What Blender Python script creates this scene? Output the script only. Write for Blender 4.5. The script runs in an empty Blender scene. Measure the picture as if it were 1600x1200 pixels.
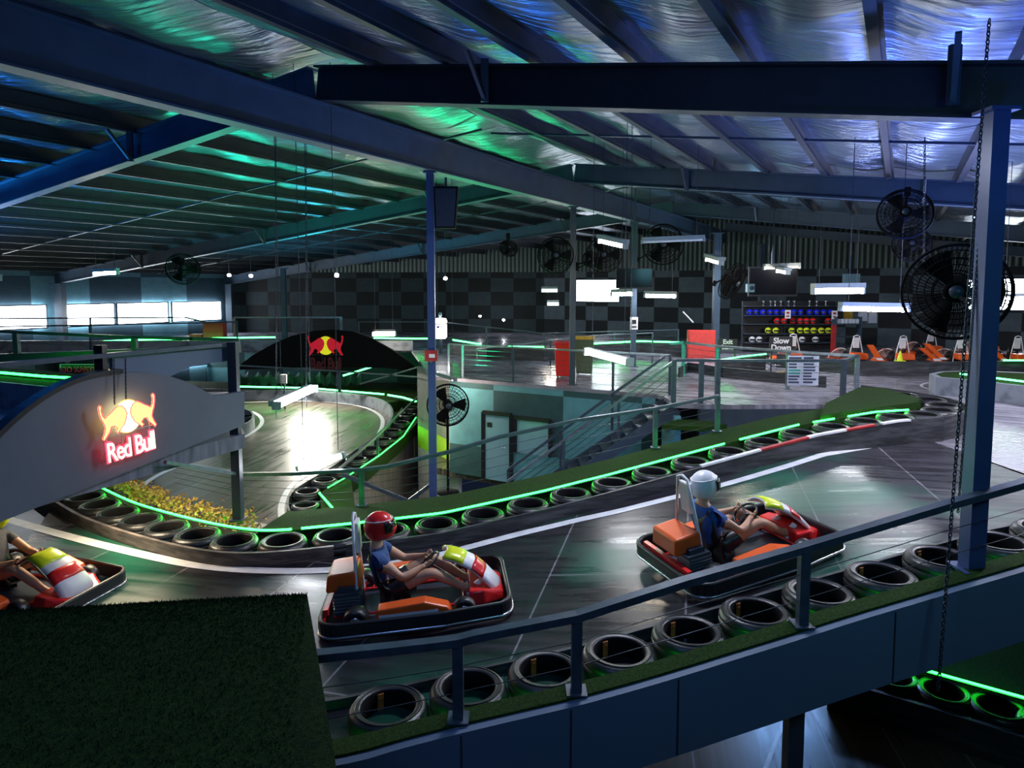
import bpy, bmesh, math, random
from mathutils import Vector, Matrix, Euler
random.seed(7)
S = bpy.context.scene
C = S.collection
R = math.radians
# ------------------------------------------------------------------ camera, world, light, exposure
FPX, PITCH, CY, EYE = 1050.0, R(4.5), 530.6, 2.7
cam_d = bpy.data.cameras.new('camera'); cam = bpy.data.objects.new('camera', cam_d); C.objects.link(cam)
cam.location = (0, 0, EYE); cam.rotation_euler = (R(90) - PITCH, 0, 0)
cam_d.sensor_width = 36; cam_d.lens = 36 * FPX / 1600
cam_d.shift_y = -(600 - CY) / 1600
cam_d.clip_start = .05; cam_d.clip_end = 300
S.camera = cam
w = bpy.data.worlds.new('world'); S.world = w; w.use_nodes = True
w.node_tree.nodes['Background'].inputs[0].default_value = (.25, .42, 1, 1)
w.node_tree.nodes['Background'].inputs[1].default_value = .012
S.view_settings.view_transform = 'Standard'; S.view_settings.look = 'None'
S.view_settings.exposure = 0.75; S.view_settings.gamma = 1; S.view_settings.use_curve_mapping = False
S.cycles.use_denoising = True; S.cycles.max_bounces = 6; S.cycles.sample_clamp_indirect = 4
def light(kind, loc, energy, col, size=1, rot=(0, 0, 0), spot=None, sy=None):
    d = bpy.data.lights.new('unseen_light', kind); d.energy = energy; d.color = col
    if kind == 'AREA':
        d.size = size
        if sy: d.shape = 'RECTANGLE'; d.size_y = sy
    else: d.shadow_soft_size = size
    if spot: d.spot_size = R(spot); d.spot_blend = .8
    o = bpy.data.objects.new('unseen_light', d); C.objects.link(o); o.location = loc; o.rotation_euler = rot
    return o
UP = (R(180), 0, 0)
# unseen coloured spots, added without fixtures to wash the foil roof
def added_wash(x, y, z, e, col, r=.3): return light('SPOT', (x, y, z), e, col, r, UP, 150)
added_wash(-12, 9, .9, 650, (.02, .17, 1))
added_wash(-7.5, 3.2, 2.0, 230, (.02, .3, 1))
added_wash(-.5, 9, 1.2, 260, (.03, .2, 1))
added_wash(6.5, 9.5, 1.2, 900, (.10, .2, 1))
added_wash(3.5, 3.6, 2.2, 110, (.06, .16, 1))
added_wash(-15, 16, .9, 2900, (.02, .32, 1))
added_wash(-8, 19, .3, 850, (.01, .8, .45))
added_wash(-1, 19.5, .3, 900, (.01, .9, .3))
added_wash(-8, 28, .8, 1500, (.03, .6, .8))
added_wash(9, 14, .9, 950, (.38, .45, 1))
added_wash(9, 24, .9, 330, (.3, .6, .9))
light('AREA', (-1.5, 1.6, 4.4), 34, (.22, .4, 1), 1.5, (R(40), 0, 0))  # unseen lights without fixtures from here on, mostly added as fill
light('AREA', (8, 9, 4.0), 210, (.9, .88, 1), 1.2, (0, 0, 0), sy=.3)
light('AREA', (1.5, 8.6, 4.4), 130, (.8, .85, 1), 1.2, (0, 0, 0), sy=.2)
light('AREA', (14, 13, 4.0), 380, (.9, .9, 1), 1.2, (0, 0, 0), sy=.3)
light('AREA', (8, 24, 4.2), 220, (.85, .9, 1), 1.2, (0, 0, 0), sy=.3)
light('AREA', (-9.75, 32, -.5), 420, (1, .95, .82), .9, (R(-62), 0, 0), sy=.5)
light('AREA', (-5.6, 15, 1.2), 80, (1, .86, .66), 1.4, (0, 0, 0), sy=.2)
light('AREA', (-5.4, 9.0, .35), 45, (1, .8, .55), .8, (0, 0, 0), sy=.2)
light('POINT', (-2.7, 19.9, -1.6), 60, (1, .9, .72), .15)
light('AREA', (2.2, 8, -.5), 130, (.08, .33, 1), 1, (0, 0, 0), sy=.2)
light('AREA', (4, 2.4, 3.6), 26, (.2, .6, .75), 1.2, (R(42), 0, R(-10)))
light('AREA', (5.2, 12.3, -.45), 160, (.2, .45, 1), 1.2, (0, 0, 0), sy=.15)
# ------------------------------------------------------------------ pixel rays -> places
def ray(px, py):
    xc = (px - 800) / FPX; yc = (CY - py) / FPX
    return Vector((xc, math.cos(PITCH) + yc * math.sin(PITCH), -math.sin(PITCH) + yc * math.cos(PITCH)))
def aD(px, py, D):
    r = ray(px, py); return Vector((0, 0, EYE)) + r * (D / r.y)
def aZ(px, py, Z):
    r = ray(px, py); return Vector((0, 0, EYE)) + r * ((Z - EYE) / r.z)
def lerp(xs, ys, x):
    if x <= xs[0]: return ys[0]
    for i in range(len(xs) - 1):
        if x <= xs[i + 1]:
            t = (x - xs[i]) / (xs[i + 1] - xs[i]); return ys[i] * (1 - t) + ys[i + 1] * t
    return ys[-1]
def Zt(x):      # height of the ramped track
    return lerp([-9, -3, -1, .5, 1.5, 3.9, 5, 6.6], [-1.3, -1.08, -1.04, -.87, -.72, -.3, -.13, 0], x)
def Zs(x): return Zt(x) + lerp([-1, 3, 5, 6, 6.6], [.22, .17, .12, .03, 0], x)
def onT(px, py, dz=0):
    Z = -.8
    for _ in range(30): p = aZ(px, py, Z); Z = .5 * Z + .5 * (Zs(p.x) + dz)
    return p
# ------------------------------------------------------------------ mesh builder
class MB:
    def __init__(s): s.v = []; s.f = []; s.m = []; s.sm = []
    def add(s, v, f, m=0, sm=False):
        b = len(s.v); s.v += [Vector(p) for p in v]
        for q in f: s.f.append([b + i for i in q]); s.m.append(m); s.sm.append(sm)
        return s
    def box(s, c, d, M=None, m=0):
        c = Vector(c); h = Vector(d) / 2
        v = [Vector((x * h.x, y * h.y, z * h.z)) for x in (-1, 1) for y in (-1, 1) for z in (-1, 1)]
        v = [c + (M @ p if M else p) for p in v]
        return s.add(v, [(0, 1, 3, 2), (4, 6, 7, 5), (0, 4, 5, 1), (2, 3, 7, 6), (0, 2, 6, 4), (1, 5, 7, 3)], m)
    def bar(s, p, q, w, h, m=0, up=(0, 0, 1)):
        p = Vector(p); q = Vector(q); d = (q - p); L = d.length
        if L < 1e-6: return s
        x = d / L; u = Vector(up)
        if abs(x.dot(u)) > .98: u = Vector((0, 1, 0))
        y = u.cross(x).normalized(); z = x.cross(y)
        M = Matrix((x, y, z)).transposed()
        return s.box((p + q) / 2, (L, w, h), M, m)
    def tube(s, pts, r, n=8, m=0, closed=False, cap=True):
        pts = [Vector(p) for p in pts]; N = len(pts)
        rr = r if isinstance(r, (list, tuple)) else [r] * N
        rings = []; prev = None
        for i, p in enumerate(pts):
            a = pts[(i - 1) % N] if (closed or i > 0) else p; b = pts[(i + 1) % N] if (closed or i < N - 1) else p
            t = (b - a).normalized() if (b - a).length > 1e-9 else Vector((0, 0, 1))
            if prev is None:
                u = Vector((0, 0, 1)) if abs(t.z) < .9 else Vector((1, 0, 0)); u = (u - t * u.dot(t)).normalized()
            else:
                u = prev - t * prev.dot(t); u = u.normalized() if u.length > 1e-6 else prev
            prev = u; w_ = t.cross(u)
            rings.append([p + (u * math.cos(2 * math.pi * k / n) + w_ * math.sin(2 * math.pi * k / n)) * rr[i] for k in range(n)])
        v = [q for g in rings for q in g]; f = []
        for i in range(N if closed else N - 1):
            j = (i + 1) % N
            for k in range(n): f.append((i * n + k, i * n + (k + 1) % n, j * n + (k + 1) % n, j * n + k))
        s.add(v, f, m, True)
        if cap and not closed:
            s.add(rings[0], [tuple(range(n))[::-1]], m); s.add(rings[-1], [tuple(range(n))], m)
        return s
    def lathe(s, prof, n=24, M=None, m=0, closed=False, sm=True):
        v = []; K = len(prof)
        for r, z in prof:
            for k in range(n):
                a = 2 * math.pi * k / n; p = Vector((r * math.cos(a), r * math.sin(a), z)); v.append(M @ p if M else p)
        f = []
        for i in range(K if closed else K - 1):
            j = (i + 1) % K
            for k in range(n): f.append((i * n + k, i * n + (k + 1) % n, j * n + (k + 1) % n, j * n + k))
        return s.add(v, f, m, sm)
    def prism(s, poly, ext, m=0):
        poly = [Vector(p) for p in poly]; e = Vector(ext); n = len(poly)
        v = poly + [p + e for p in poly]
        f = [tuple(range(n))[::-1], tuple(range(n, 2 * n))] + [(i, (i + 1) % n, n + (i + 1) % n, n + i) for i in range(n)]
        return s.add(v, f, m)
    def loft(s, A, B, m=0):   # strip between two polylines
        n = len(A); return s.add(list(A) + list(B), [(i, i + 1, n + i + 1, n + i) for i in range(n - 1)], m)
    def mesh(s, name, mats, org=None):
        me = bpy.data.meshes.new(name); o = Vector(org) if org is not None else Vector((0, 0, 0))
        me.from_pydata([tuple(p - o) for p in s.v], [], s.f)
        for m_ in (mats if isinstance(mats, (list, tuple)) else [mats]): me.materials.append(m_)
        me.polygons.foreach_set('material_index', s.m); me.polygons.foreach_set('use_smooth', s.sm)
        bm = bmesh.new(); bm.from_mesh(me); bmesh.ops.recalc_face_normals(bm, faces=bm.faces); bm.to_mesh(me); bm.free()
        return me
def obj(name, mb, mats, parent=None, org=None):
    if parent is not None and org == 'w': org = parent.location
    o = bpy.data.objects.new(name, mb.mesh(name, mats, org)); C.objects.link(o)
    if parent is not None: o.parent = parent
    elif org is not None: o.location = org
    return o
def bevel(o, wd=.01, seg=2):
    b = o.modifiers.new('bevel', 'BEVEL'); b.width = wd; b.segments = seg; b.limit_method = 'ANGLE'; return o
def tag(o, label, cat, group=None, kind=None):
    o['label'] = label; o['category'] = cat
    if group: o['group'] = group
    if kind: o['kind'] = kind
    return o
def thing(name, label, cat, loc=(0, 0, 0), rotz=0, group=None, kind=None, rot=None, scale=1):
    o = bpy.data.objects.new(name, None); C.objects.link(o); o.location = loc
    o.rotation_euler = rot if rot else (0, 0, rotz); o.scale = (scale,) * 3; o.empty_display_size = .1
    return tag(o, label, cat, group, kind)
def dup(root, loc=None, rot=None, label=None, group=None, scale=None, remat=None):
    def cp(o, par):
        c = o.copy(); C.objects.link(c); c.parent = par
        if remat and c.type == 'MESH':
            for i, sl in enumerate(c.material_slots):
                if sl.material in remat: sl.link = 'OBJECT'; sl.material = remat[sl.material]
        for ch in list(o.children): cp(ch, c)
        return c
    r = cp(root, None)
    if loc is not None: r.location = loc
    if rot is not None: r.rotation_euler = rot
    if label: r['label'] = label
    if group: r['group'] = group
    if scale: r.scale = (scale,) * 3
    return r
ORD = ['first', 'second', 'third', 'fourth', 'fifth', 'sixth', 'seventh', 'eighth', 'ninth', 'tenth', 'eleventh', 'twelfth', 'thirteenth', 'fourteenth',
       'fifteenth', 'sixteenth', 'seventeenth', 'eighteenth', 'nineteenth', 'twentieth', 'twenty-first', 'twenty-second', 'twenty-third', 'twenty-fourth', 'twenty-fifth', 'twenty-sixth']
# ------------------------------------------------------------------ materials
def mat(name, c1, c2=None, scale=8, rough=.6, metal=0, bump=0, bscale=None, emit=None, es=0, spec=.5, stretch=None, contrast=None, coat=0):
    m = bpy.data.materials.new(name); m.use_nodes = True; nt = m.node_tree; N = nt.nodes; L = nt.links
    b = N['Principled BSDF']; b.inputs['Roughness'].default_value = rough; b.inputs['Metallic'].default_value = metal
    b.inputs['Specular IOR Level'].default_value = spec; b.inputs['Coat Weight'].default_value = coat
    c2 = c2 or tuple(x * .8 for x in c1)
    tc = N.new('ShaderNodeTexCoord'); mp = N.new('ShaderNodeMapping'); L.new(tc.outputs['Object'], mp.inputs[0])
    if stretch: mp.inputs['Scale'].default_value = stretch
    n = N.new('ShaderNodeTexNoise'); n.inputs['Scale'].default_value = scale; n.inputs['Detail'].default_value = 4; L.new(mp.outputs[0], n.inputs[0])
    r = N.new('ShaderNodeValToRGB'); a, e = contrast or (.3, .7)
    r.color_ramp.elements[0].position = a; r.color_ramp.elements[1].position = e
    r.color_ramp.elements[0].color = (*c1, 1); r.color_ramp.elements[1].color = (*c2, 1)
    L.new(n.outputs[0], r.inputs[0]); L.new(r.outputs[0], b.inputs['Base Color'])
    if bump:
        n2 = N.new('ShaderNodeTexNoise'); n2.inputs['Scale'].default_value = bscale or scale * 3; n2.inputs['Detail'].default_value = 3
        L.new(mp.outputs[0], n2.inputs[0]); bp = N.new('ShaderNodeBump'); bp.inputs['Strength'].default_value = bump
        bp.inputs['Distance'].default_value = .02; L.new(n2.outputs[0], bp.inputs['Height']); L.new(bp.outputs[0], b.inputs['Normal'])
    if emit: b.inputs['Emission Color'].default_value = (*emit, 1); b.inputs['Emission Strength'].default_value = es
    return m
M = {}
M['steel'] = mat('grey_painted_steel', (.055, .09, .135), (.042, .07, .105), 3, .45, .1, .05)
M['steelD'] = mat('dark_painted_steel', (.05, .065, .09), (.035, .05, .07), 4, .4, .2, .05)
M['railm'] = mat('rail_paint', (.07, .10, .14), (.045, .065, .09), 9, .35, .3, .05)
M['purl'] = mat('black_purlin_steel', (.012, .015, .022), (.02, .024, .034), 5, .5, .1, .03)
M['railL'] = mat('galvanised_rail', (.32, .37, .44), (.2, .25, .3), 9, .3, .7)
M['black'] = mat('black_plastic', (.012, .012, .014), (.02, .02, .022), 10, .4)
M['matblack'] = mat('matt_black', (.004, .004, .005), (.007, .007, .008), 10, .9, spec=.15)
M['rubber'] = mat('tyre_rubber', (.009, .0095, .011), (.022, .023, .025), 14, .38, 0, .15, 30, spec=.6)
M['barrier'] = mat('scuffed_barrier', (.02, .022, .026), (.07, .075, .085), 2.2, .5, 0, .3, 5, stretch=(1, 1, 6), contrast=(.42, .72))
M['barrierB'] = mat('scuffed_brown_barrier', (.05, .042, .036), (.17, .14, .12), 3, .55, 0, .4, 9, stretch=(1, 1, 5), contrast=(.4, .7))
M['barrierL'] = mat('pale_barrier', (.24, .27, .32), (.08, .09, .115), 2.5, .5, 0, .2, 7, contrast=(.5, .7))
M['fascia'] = mat('painted_fascia', (.11, .165, .25), (.095, .14, .215), .8, .6, 0, .04)
M['white'] = mat('white_line_paint', (.8, .82, .85), (.6, .62, .66), 6, .4)
M['redp'] = mat('red_paint', (.45, .02, .02), (.3, .015, .02), 6, .5)
M['redbox'] = mat('red_box_paint', (.7, .05, .04), (.55, .04, .035), 6, .5)
M['yellowp'] = mat('yellow_paint', (.7, .42, .03), (.55, .33, .03), 6, .5)
M['orange'] = mat('orange_plastic', (.85, .12, .015), (.75, .1, .015), 6, .35)
M['orangeD'] = mat('orange_strap', (.55, .2, .03), (.3, .1, .02), 20, .6)
M['led'] = mat('green_led', (.1, .9, .4), None, 5, .5, emit=(.012, 1, .035), es=15)
M['ledW'] = mat('green_white_led', (.1, .9, .4), None, 5, .5, emit=(.05, 1, .14), es=8)
M['tube'] = mat('lit_tube', (.9, .9, 1), None, 5, .5, emit=(.9, .93, 1), es=45)
M['tubeW'] = mat('warm_lit_tube', (1, .9, .7), None, 5, .5, emit=(1, .84, .68), es=75)
M['sky'] = mat('bright_daylight_pane', (.9, .9, 1), None, 5, .5, emit=(.86, .93, 1), es=10)
M['skin'] = mat('skin', (.62, .33, .2), (.56, .29, .17), 12, .5)
M['alu'] = mat('aluminium', (.7, .72, .75), (.55, .57, .6), 12, .25, .9)
M['whitep'] = mat('white_plastic', (.8, .8, .82), (.7, .7, .73), 8, .35)
M['redpl'] = mat('red_plastic', (.75, .02, .02), (.65, .02, .02), 8, .25)
M['bluepl'] = mat('blue_plastic', (.01, .03, .8), (.01, .02, .65), 8, .25)
M['yelpl'] = mat('yellow_plastic', (.75, .85, .02), (.65, .75, .02), 8, .25)
M['goldpl'] = mat('gold_plastic', (.9, .55, .02), (.8, .5, .02), 8, .3)
M['greenbin'] = mat('green_bin_plastic', (.10, .14, .08), (.08, .12, .06), 8, .4)
M['screen'] = mat('tv_screen', (.006, .006, .01), (.01, .01, .014), 3, .12)
M['cable'] = mat('cable_steel', (.06, .07, .09), (.04, .05, .06), 20, .4, .6)
M['glassT'] = mat('teal_window_pane', (.25, .42, .5), (.2, .36, .44), 2, .2)
def turf_mat():
    m = mat('turf', (.008, .03, .004), (.028, .075, .010), 45, .95, 0, 1.0, 160, spec=.15, contrast=(.35, .7)); return m
M['turf'] = turf_mat()
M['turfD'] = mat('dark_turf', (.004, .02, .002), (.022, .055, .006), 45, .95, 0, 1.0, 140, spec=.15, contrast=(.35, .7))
def foil():
    m = bpy.data.materials.new('roof_foil'); m.use_nodes = True; nt = m.node_tree; N = nt.nodes; L = nt.links
    b = N['Principled BSDF']; b.inputs['Metallic'].default_value = .85; b.inputs['Roughness'].default_value = .3
    b.inputs['Base Color'].default_value = (.26, .31, .38, 1)
    tc = N.new('ShaderNodeTexCoord'); mp = N.new('ShaderNodeMapping'); mp.inputs['Rotation'].default_value = (0, 0, R(30))
    mp.inputs['Scale'].default_value = (.5, 6, 1)
    L.new(tc.outputs['Object'], mp.inputs[0])
    n = N.new('ShaderNodeTexNoise'); n.inputs['Scale'].default_value = 1.6; n.inputs['Detail'].default_value = 6; n.inputs['Distortion'].default_value = .6
    L.new(mp.outputs[0], n.inputs[0])
    n2 = N.new('ShaderNodeTexNoise'); n2.inputs['Scale'].default_value = .45; n2.inputs['Detail'].default_value = 2; L.new(tc.outputs['Object'], n2.inputs[0])
    ad = N.new('ShaderNodeMath'); ad.operation = 'MULTIPLY_ADD'; ad.inputs[1].default_value = .25; L.new(n.outputs[0], ad.inputs[0]); L.new(n2.outputs[0], ad.inputs[2])
    bp = N.new('ShaderNodeBump'); bp.inputs['Strength'].default_value = .9; bp.inputs['Distance'].default_value = .35
    L.new(ad.outputs[0], bp.inputs['Height']); L.new(bp.outputs[0], b.inputs['Normal']); return m
M['foil'] = foil()
def track_mat(name, ang, c1=(.010, .010, .013), c2=(.022, .022, .027), bw=2.6, bh=.9, green=.75, rough=.27, bump=.25, sdir=(.5, 7, 1)):
    m = bpy.data.materials.new(name); m.use_nodes = True; nt = m.node_tree; N = nt.nodes; L = nt.links
    b = N['Principled BSDF']; b.inputs['Specular IOR Level'].default_value = .34
    tc = N.new('ShaderNodeTexCoord'); mp = N.new('ShaderNodeMapping'); mp.inputs['Rotation'].default_value = (0, 0, R(ang)); L.new(tc.outputs['Object'], mp.inputs[0])
    br = N.new('ShaderNodeTexBrick'); br.offset = .5; br.inputs['Scale'].default_value = 1; br.inputs['Brick Width'].default_value = bw
    br.inputs['Row Height'].default_value = bh; br.inputs['Mortar Size'].default_value = .012; br.inputs['Mortar Smooth'].default_value = .3
    br.inputs['Color1'].default_value = (*c1, 1); br.inputs['Color2'].default_value = (*c2, 1); br.inputs['Mortar'].default_value = (.12, .12, .13, 1)
    L.new(mp.outputs[0], br.inputs[0])
    st = N.new('ShaderNodeMapping'); st.inputs['Scale'].default_value = sdir; L.new(mp.outputs[0], st.inputs[0])
    n = N.new('ShaderNodeTexNoise'); n.inputs['Scale'].default_value = 1.5; n.inputs['Detail'].default_value = 6; L.new(st.outputs[0], n.inputs[0])
    r = N.new('ShaderNodeValToRGB'); r.color_ramp.elements[0].position = .3; r.color_ramp.elements[1].position = .75
    r.color_ramp.elements[0].color = (.35, .35, .35, 1); r.color_ramp.elements[1].color = (2.4, 2.3, 2.4, 1)
    nl_ = N.new('ShaderNodeTexNoise'); nl_.inputs['Scale'].default_value = .55; nl_.inputs['Detail'].default_value = 5; L.new(tc.outputs['Object'], nl_.inputs[0])
    av = N.new('ShaderNodeMath'); av.operation = 'MULTIPLY_ADD'; av.inputs[1].default_value = .6; L.new(n.outputs[0], av.inputs[0])
    av2 = N.new('ShaderNodeMath'); av2.operation = 'MULTIPLY'; av2.inputs[1].default_value = .45; L.new(nl_.outputs[0], av2.inputs[0]); L.new(av2.outputs[0], av.inputs[2]); L.new(av.outputs[0], r.inputs[0])
    mx = N.new('ShaderNodeMix'); mx.data_type = 'RGBA'; mx.blend_type = 'MULTIPLY'; mx.inputs[0].default_value = 1
    L.new(br.outputs[0], mx.inputs[6]); L.new(r.outputs[0], mx.inputs[7])
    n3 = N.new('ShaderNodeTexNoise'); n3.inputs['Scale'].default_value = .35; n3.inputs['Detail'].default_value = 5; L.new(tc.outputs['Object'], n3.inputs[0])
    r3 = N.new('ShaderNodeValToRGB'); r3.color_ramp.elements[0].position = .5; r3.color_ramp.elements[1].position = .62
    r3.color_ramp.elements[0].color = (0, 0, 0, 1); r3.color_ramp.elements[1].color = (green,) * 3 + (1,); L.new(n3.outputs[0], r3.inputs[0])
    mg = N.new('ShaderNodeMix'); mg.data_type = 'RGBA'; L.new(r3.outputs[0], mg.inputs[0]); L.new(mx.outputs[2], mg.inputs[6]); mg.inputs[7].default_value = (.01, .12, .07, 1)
    L.new(mg.outputs[2], b.inputs['Base Color'])
    rr = N.new('ShaderNodeMapRange'); rr.inputs[1].default_value = .3; rr.inputs[2].default_value = .7; rr.inputs[3].default_value = rough - .1; rr.inputs[4].default_value = rough + .25; L.new(av.outputs[0], rr.inputs[0]); L.new(rr.outputs[0], b.inputs['Roughness'])
    bp = N.new('ShaderNodeBump'); bp.inputs['Strength'].default_value = bump; bp.inputs['Distance'].default_value = .01; L.new(n.outputs[0], bp.inputs['Height']); L.new(bp.outputs[0], b.inputs['Normal'])
    return m
M['track'] = track_mat('ramp_track_boards', -75, bw=5, bh=1.55, rough=.23, bump=.15, sdir=(5, .45, 1))
M['floorU'] = track_mat('upper_concrete', 30, (.12, .12, .14), (.18, .18, .21), 6, 4, .0, .17, .12)
M['floorL'] = track_mat('lower_boards', 100, (.035, .029, .022), (.065, .053, .04), 6, .8, .0, .28, .06)
M['deckm'] = track_mat('bridge_track_surface', 20, (.1, .1, .14), (.13, .13, .17), 4, 3, .0, .3)
def checker(name, a, b_, sx, sy, off=(0, 0, 0), rough=.7):
    m = bpy.data.materials.new(name); m.use_nodes = True; nt = m.node_tree; N = nt.nodes; L = nt.links
    b = N['Principled BSDF']; b.inputs['Roughness'].default_value = rough
    uv = N.new('ShaderNodeUVMap'); mp = N.new('ShaderNodeMapping'); mp.inputs['Scale'].default_value = (1 / sx, 1 / sy, 1); mp.inputs['Location'].default_value = off
    L.new(uv.outputs[0], mp.inputs[0]); ck = N.new('ShaderNodeTexChecker'); ck.inputs['Scale'].default_value = 1
    ck.inputs['Color1'].default_value = (*a, 1); ck.inputs['Color2'].default_value = (*b_, 1); L.new(mp.outputs[0], ck.inputs[0])
    n = N.new('ShaderNodeTexNoise'); n.inputs['Scale'].default_value = 3; n.inputs['Detail'].default_value = 6; L.new(uv.outputs[0], n.inputs[0])
    mx = N.new('ShaderNodeMix'); mx.data_type = 'RGBA'; mx.blend_type = 'MULTIPLY'; mx.inputs[0].default_value = .5
    L.new(ck.outputs[0], mx.inputs[6]); L.new(n.outputs[0], mx.inputs[7]); L.new(mx.outputs[2], b.inputs['Base Color']); return m
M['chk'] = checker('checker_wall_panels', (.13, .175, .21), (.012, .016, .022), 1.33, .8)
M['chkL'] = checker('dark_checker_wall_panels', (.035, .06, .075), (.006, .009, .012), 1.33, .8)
M['chkB'] = checker('large_checker_panels', (.13, .38, .43), (.03, .10, .11), 2.2, 1.7, (.3, .15, 0))
def corr():
    m = mat('corrugated_sheet', (.2, .25, .24), (.15, .2, .19), 3, .5, .4)
    nt = m.node_tree; N = nt.nodes; L = nt.links; b = N['Principled BSDF']
    uv = N.new('ShaderNodeUVMap'); wv = N.new('ShaderNodeTexWave'); wv.inputs['Scale'].default_value = 1.3; L.new(uv.outputs[0], wv.inputs[0])
    bp = N.new('ShaderNodeBump'); bp.inputs['Strength'].default_value = 1; bp.inputs['Distance'].default_value = .08
    L.new(wv.outputs[0], bp.inputs['Height']); L.new(bp.outputs[0], b.inputs['Normal'])
    rp = N.new('ShaderNodeValToRGB'); rp.color_ramp.elements[0].position = .25; rp.color_ramp.elements[1].position = .4
    rp.color_ramp.elements[0].color = (.03, .04, .04, 1); rp.color_ramp.elements[1].color = (.16, .21, .2, 1)
    L.new(wv.outputs[0], rp.inputs[0]); L.new(rp.outputs[0], b.inputs['Base Color']); return m
M['corr'] = corr()
# ------------------------------------------------------------------ building shell
G0 = Vector((1.66, 18.4, 0)); g = Vector((.5, .866, 0)); r_ = Vector((.866, -.5, 0))
def TS(t, s, z=0): return G0 + r_ * t + g * s + Vector((0, 0, z))
def Zr(t): return 5.5 - (.1 * -t if t < 0 else .13 * t)
STR = 'structure'
def struct(name, mb, mats, label, cat, org=None): return tag(obj(name, mb, mats, None, org), label, cat, None, STR)
def wall(name, p, q, z0, z1, m, label, th=.15, cat='wall', ztop2=None):
    p = Vector((p[0], p[1], 0)); q = Vector((q[0], q[1], 0)); d = (q - p); L = d.length; x = d / L; nrm = Vector((x.y, -x.x, 0))
    z2 = z1 if ztop2 is None else ztop2
    v = [p + Vector((0, 0, z0)), q + Vector((0, 0, z0)), q + Vector((0, 0, z2)), p + Vector((0, 0, z1))]
    v += [a - nrm * th for a in v]
    f = [(0, 1, 2, 3), (7, 6, 5, 4), (0, 4, 5, 1), (1, 5, 6, 2), (2, 6, 7, 3), (3, 7, 4, 0)]
    me = bpy.data.meshes.new(name); me.from_pydata([tuple(a) for a in v], [], f); me.materials.append(m)
    uv = me.uv_layers.new(name='UVMap')
    for poly in me.polygons:
        for li in poly.loop_indices:
            c = me.vertices[me.loops[li].vertex_index].co; uv.data[li].uv = ((c - p).dot(x), c.z)
    o = bpy.data.objects.new(name, me); C.objects.link(o); return tag(o, label, cat, None, STR)
def slab(poly, z1, z0): return MB().prism([(x, y, z0) for x, y in poly], (0, 0, z1 - z0))
# back wall : a straight far-left part and a part that turns towards the right
BA, BB = Vector((-17.2, 40.2, 0)), Vector((1.9, 39.6, 0)); BC = BB + r_ * 30
ZP = 3.55
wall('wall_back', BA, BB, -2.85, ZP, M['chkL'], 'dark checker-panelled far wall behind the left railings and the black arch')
wall('wall_back_turned', BB, BC, -.3, ZP, M['chk'], 'grey and black checker-panelled wall behind the helmet rack and parked karts')
wall('wall_back_upper', BA, BB, ZP, 5.2, M['corr'], 'corrugated sheet strip above the far-left checker panels', .12)
wall('wall_back_upper_turned', BB, BC, ZP, 7.4, M['corr'], 'corrugated sheet gable above the checker panels at the helmet rack', .12)
LW0, LW1 = TS(-26.9, -14), TS(-26.9, 10.2)
wall('wall_left', LW0, LW1, -2.85, 4.0, checker('left_wall_panels', (.12, .28, .36), (.03, .08, .12), 2.6, 3.2), 'blue-grey panelled left wall that holds the bright window band')
# floors
UP_POLY = [(-30, 28.0), (-4.3, 28.6), (-2.45, 20.2), (3.6, 16.75), (3.75, 16.5), (3.75, 15.4), (4.4, 15.25), (7.7, 15.3), (7.75, 14.2), (7.36, 12.5), (7.36, 6.3), (9, 6.6), (26, 8.5), (31, 24), (20, 34), (1.9, 39.5), (-17.2, 40.1), (-26, 40), (-34, 32)]
struct('floor', slab(UP_POLY, 0, -.1), M['floorU'], 'glossy grey upper floor where the karts are parked', 'floor')
PIT = [aZ(x, y, -2.85) for x, y in ((547, 752), (575, 727), (604, 706), (628, 688), (645, 668), (655, 652), (660, 640))]
lowp = [(-32, -4), (26, -4), (26, 41), (-2.5, 41), (-2.5, 20.4), (2.6, 17.4), (2.6, 13), (-4.4, 13)] + [(p.x, p.y) for p in PIT] + [(PIT[-1].x, 41), (-32, 41)]
struct('floor_lower', slab(lowp, -2.85, -3.05), M['floorL'], 'shiny dark boarded lower floor and track', 'floor')
M['conc'] = mat('board_marked_concrete', (.34, .31, .28), (.2, .18, .16), 1.5, .7, 0, .1, stretch=(3, 3, .5))
for i in range(len(PIT) - 1): wall('wall_pit', PIT[i], PIT[i + 1], -5.2, -2.86, M['conc'], f'board-marked pale concrete wall below the lower tyre row, {ORD[i]} bay from the camera', .1)
struct('floor_pit', slab([(-5, 12), (3, 12), (3, 17), (-2.4, 21), (-2.4, 40), (-4.6, 40), (-5, 20)], -5.2, -5.3), M['floorU'], 'pale floor of the sunken corner under the blue column', 'floor')
wall('wall_lower', (-1.87, 19.8), (3.6, 16.7), -2.85, -.1, M['chkB'], 'teal and dark checkered wall below the upper floor edge, with doors', .2)
wall('wall_lower_side', (3.75, 16.6), (3.75, 15.3), -2.85, -.28, M['chkB'], 'short dark return wall beside the staircase', .15)
wall('wall_lower_front', (4.3, 15.2), (7.8, 15.25), -2.85, -.1, M['steelD'], 'dark wall under the railed deck beside the staircase', .2)
wall('wall_lower_back', (-28, 38.5), (-4.3, 38.8), -2.85, -.28, M['chkB'], 'dark lower wall behind the far track', .1)
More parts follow.
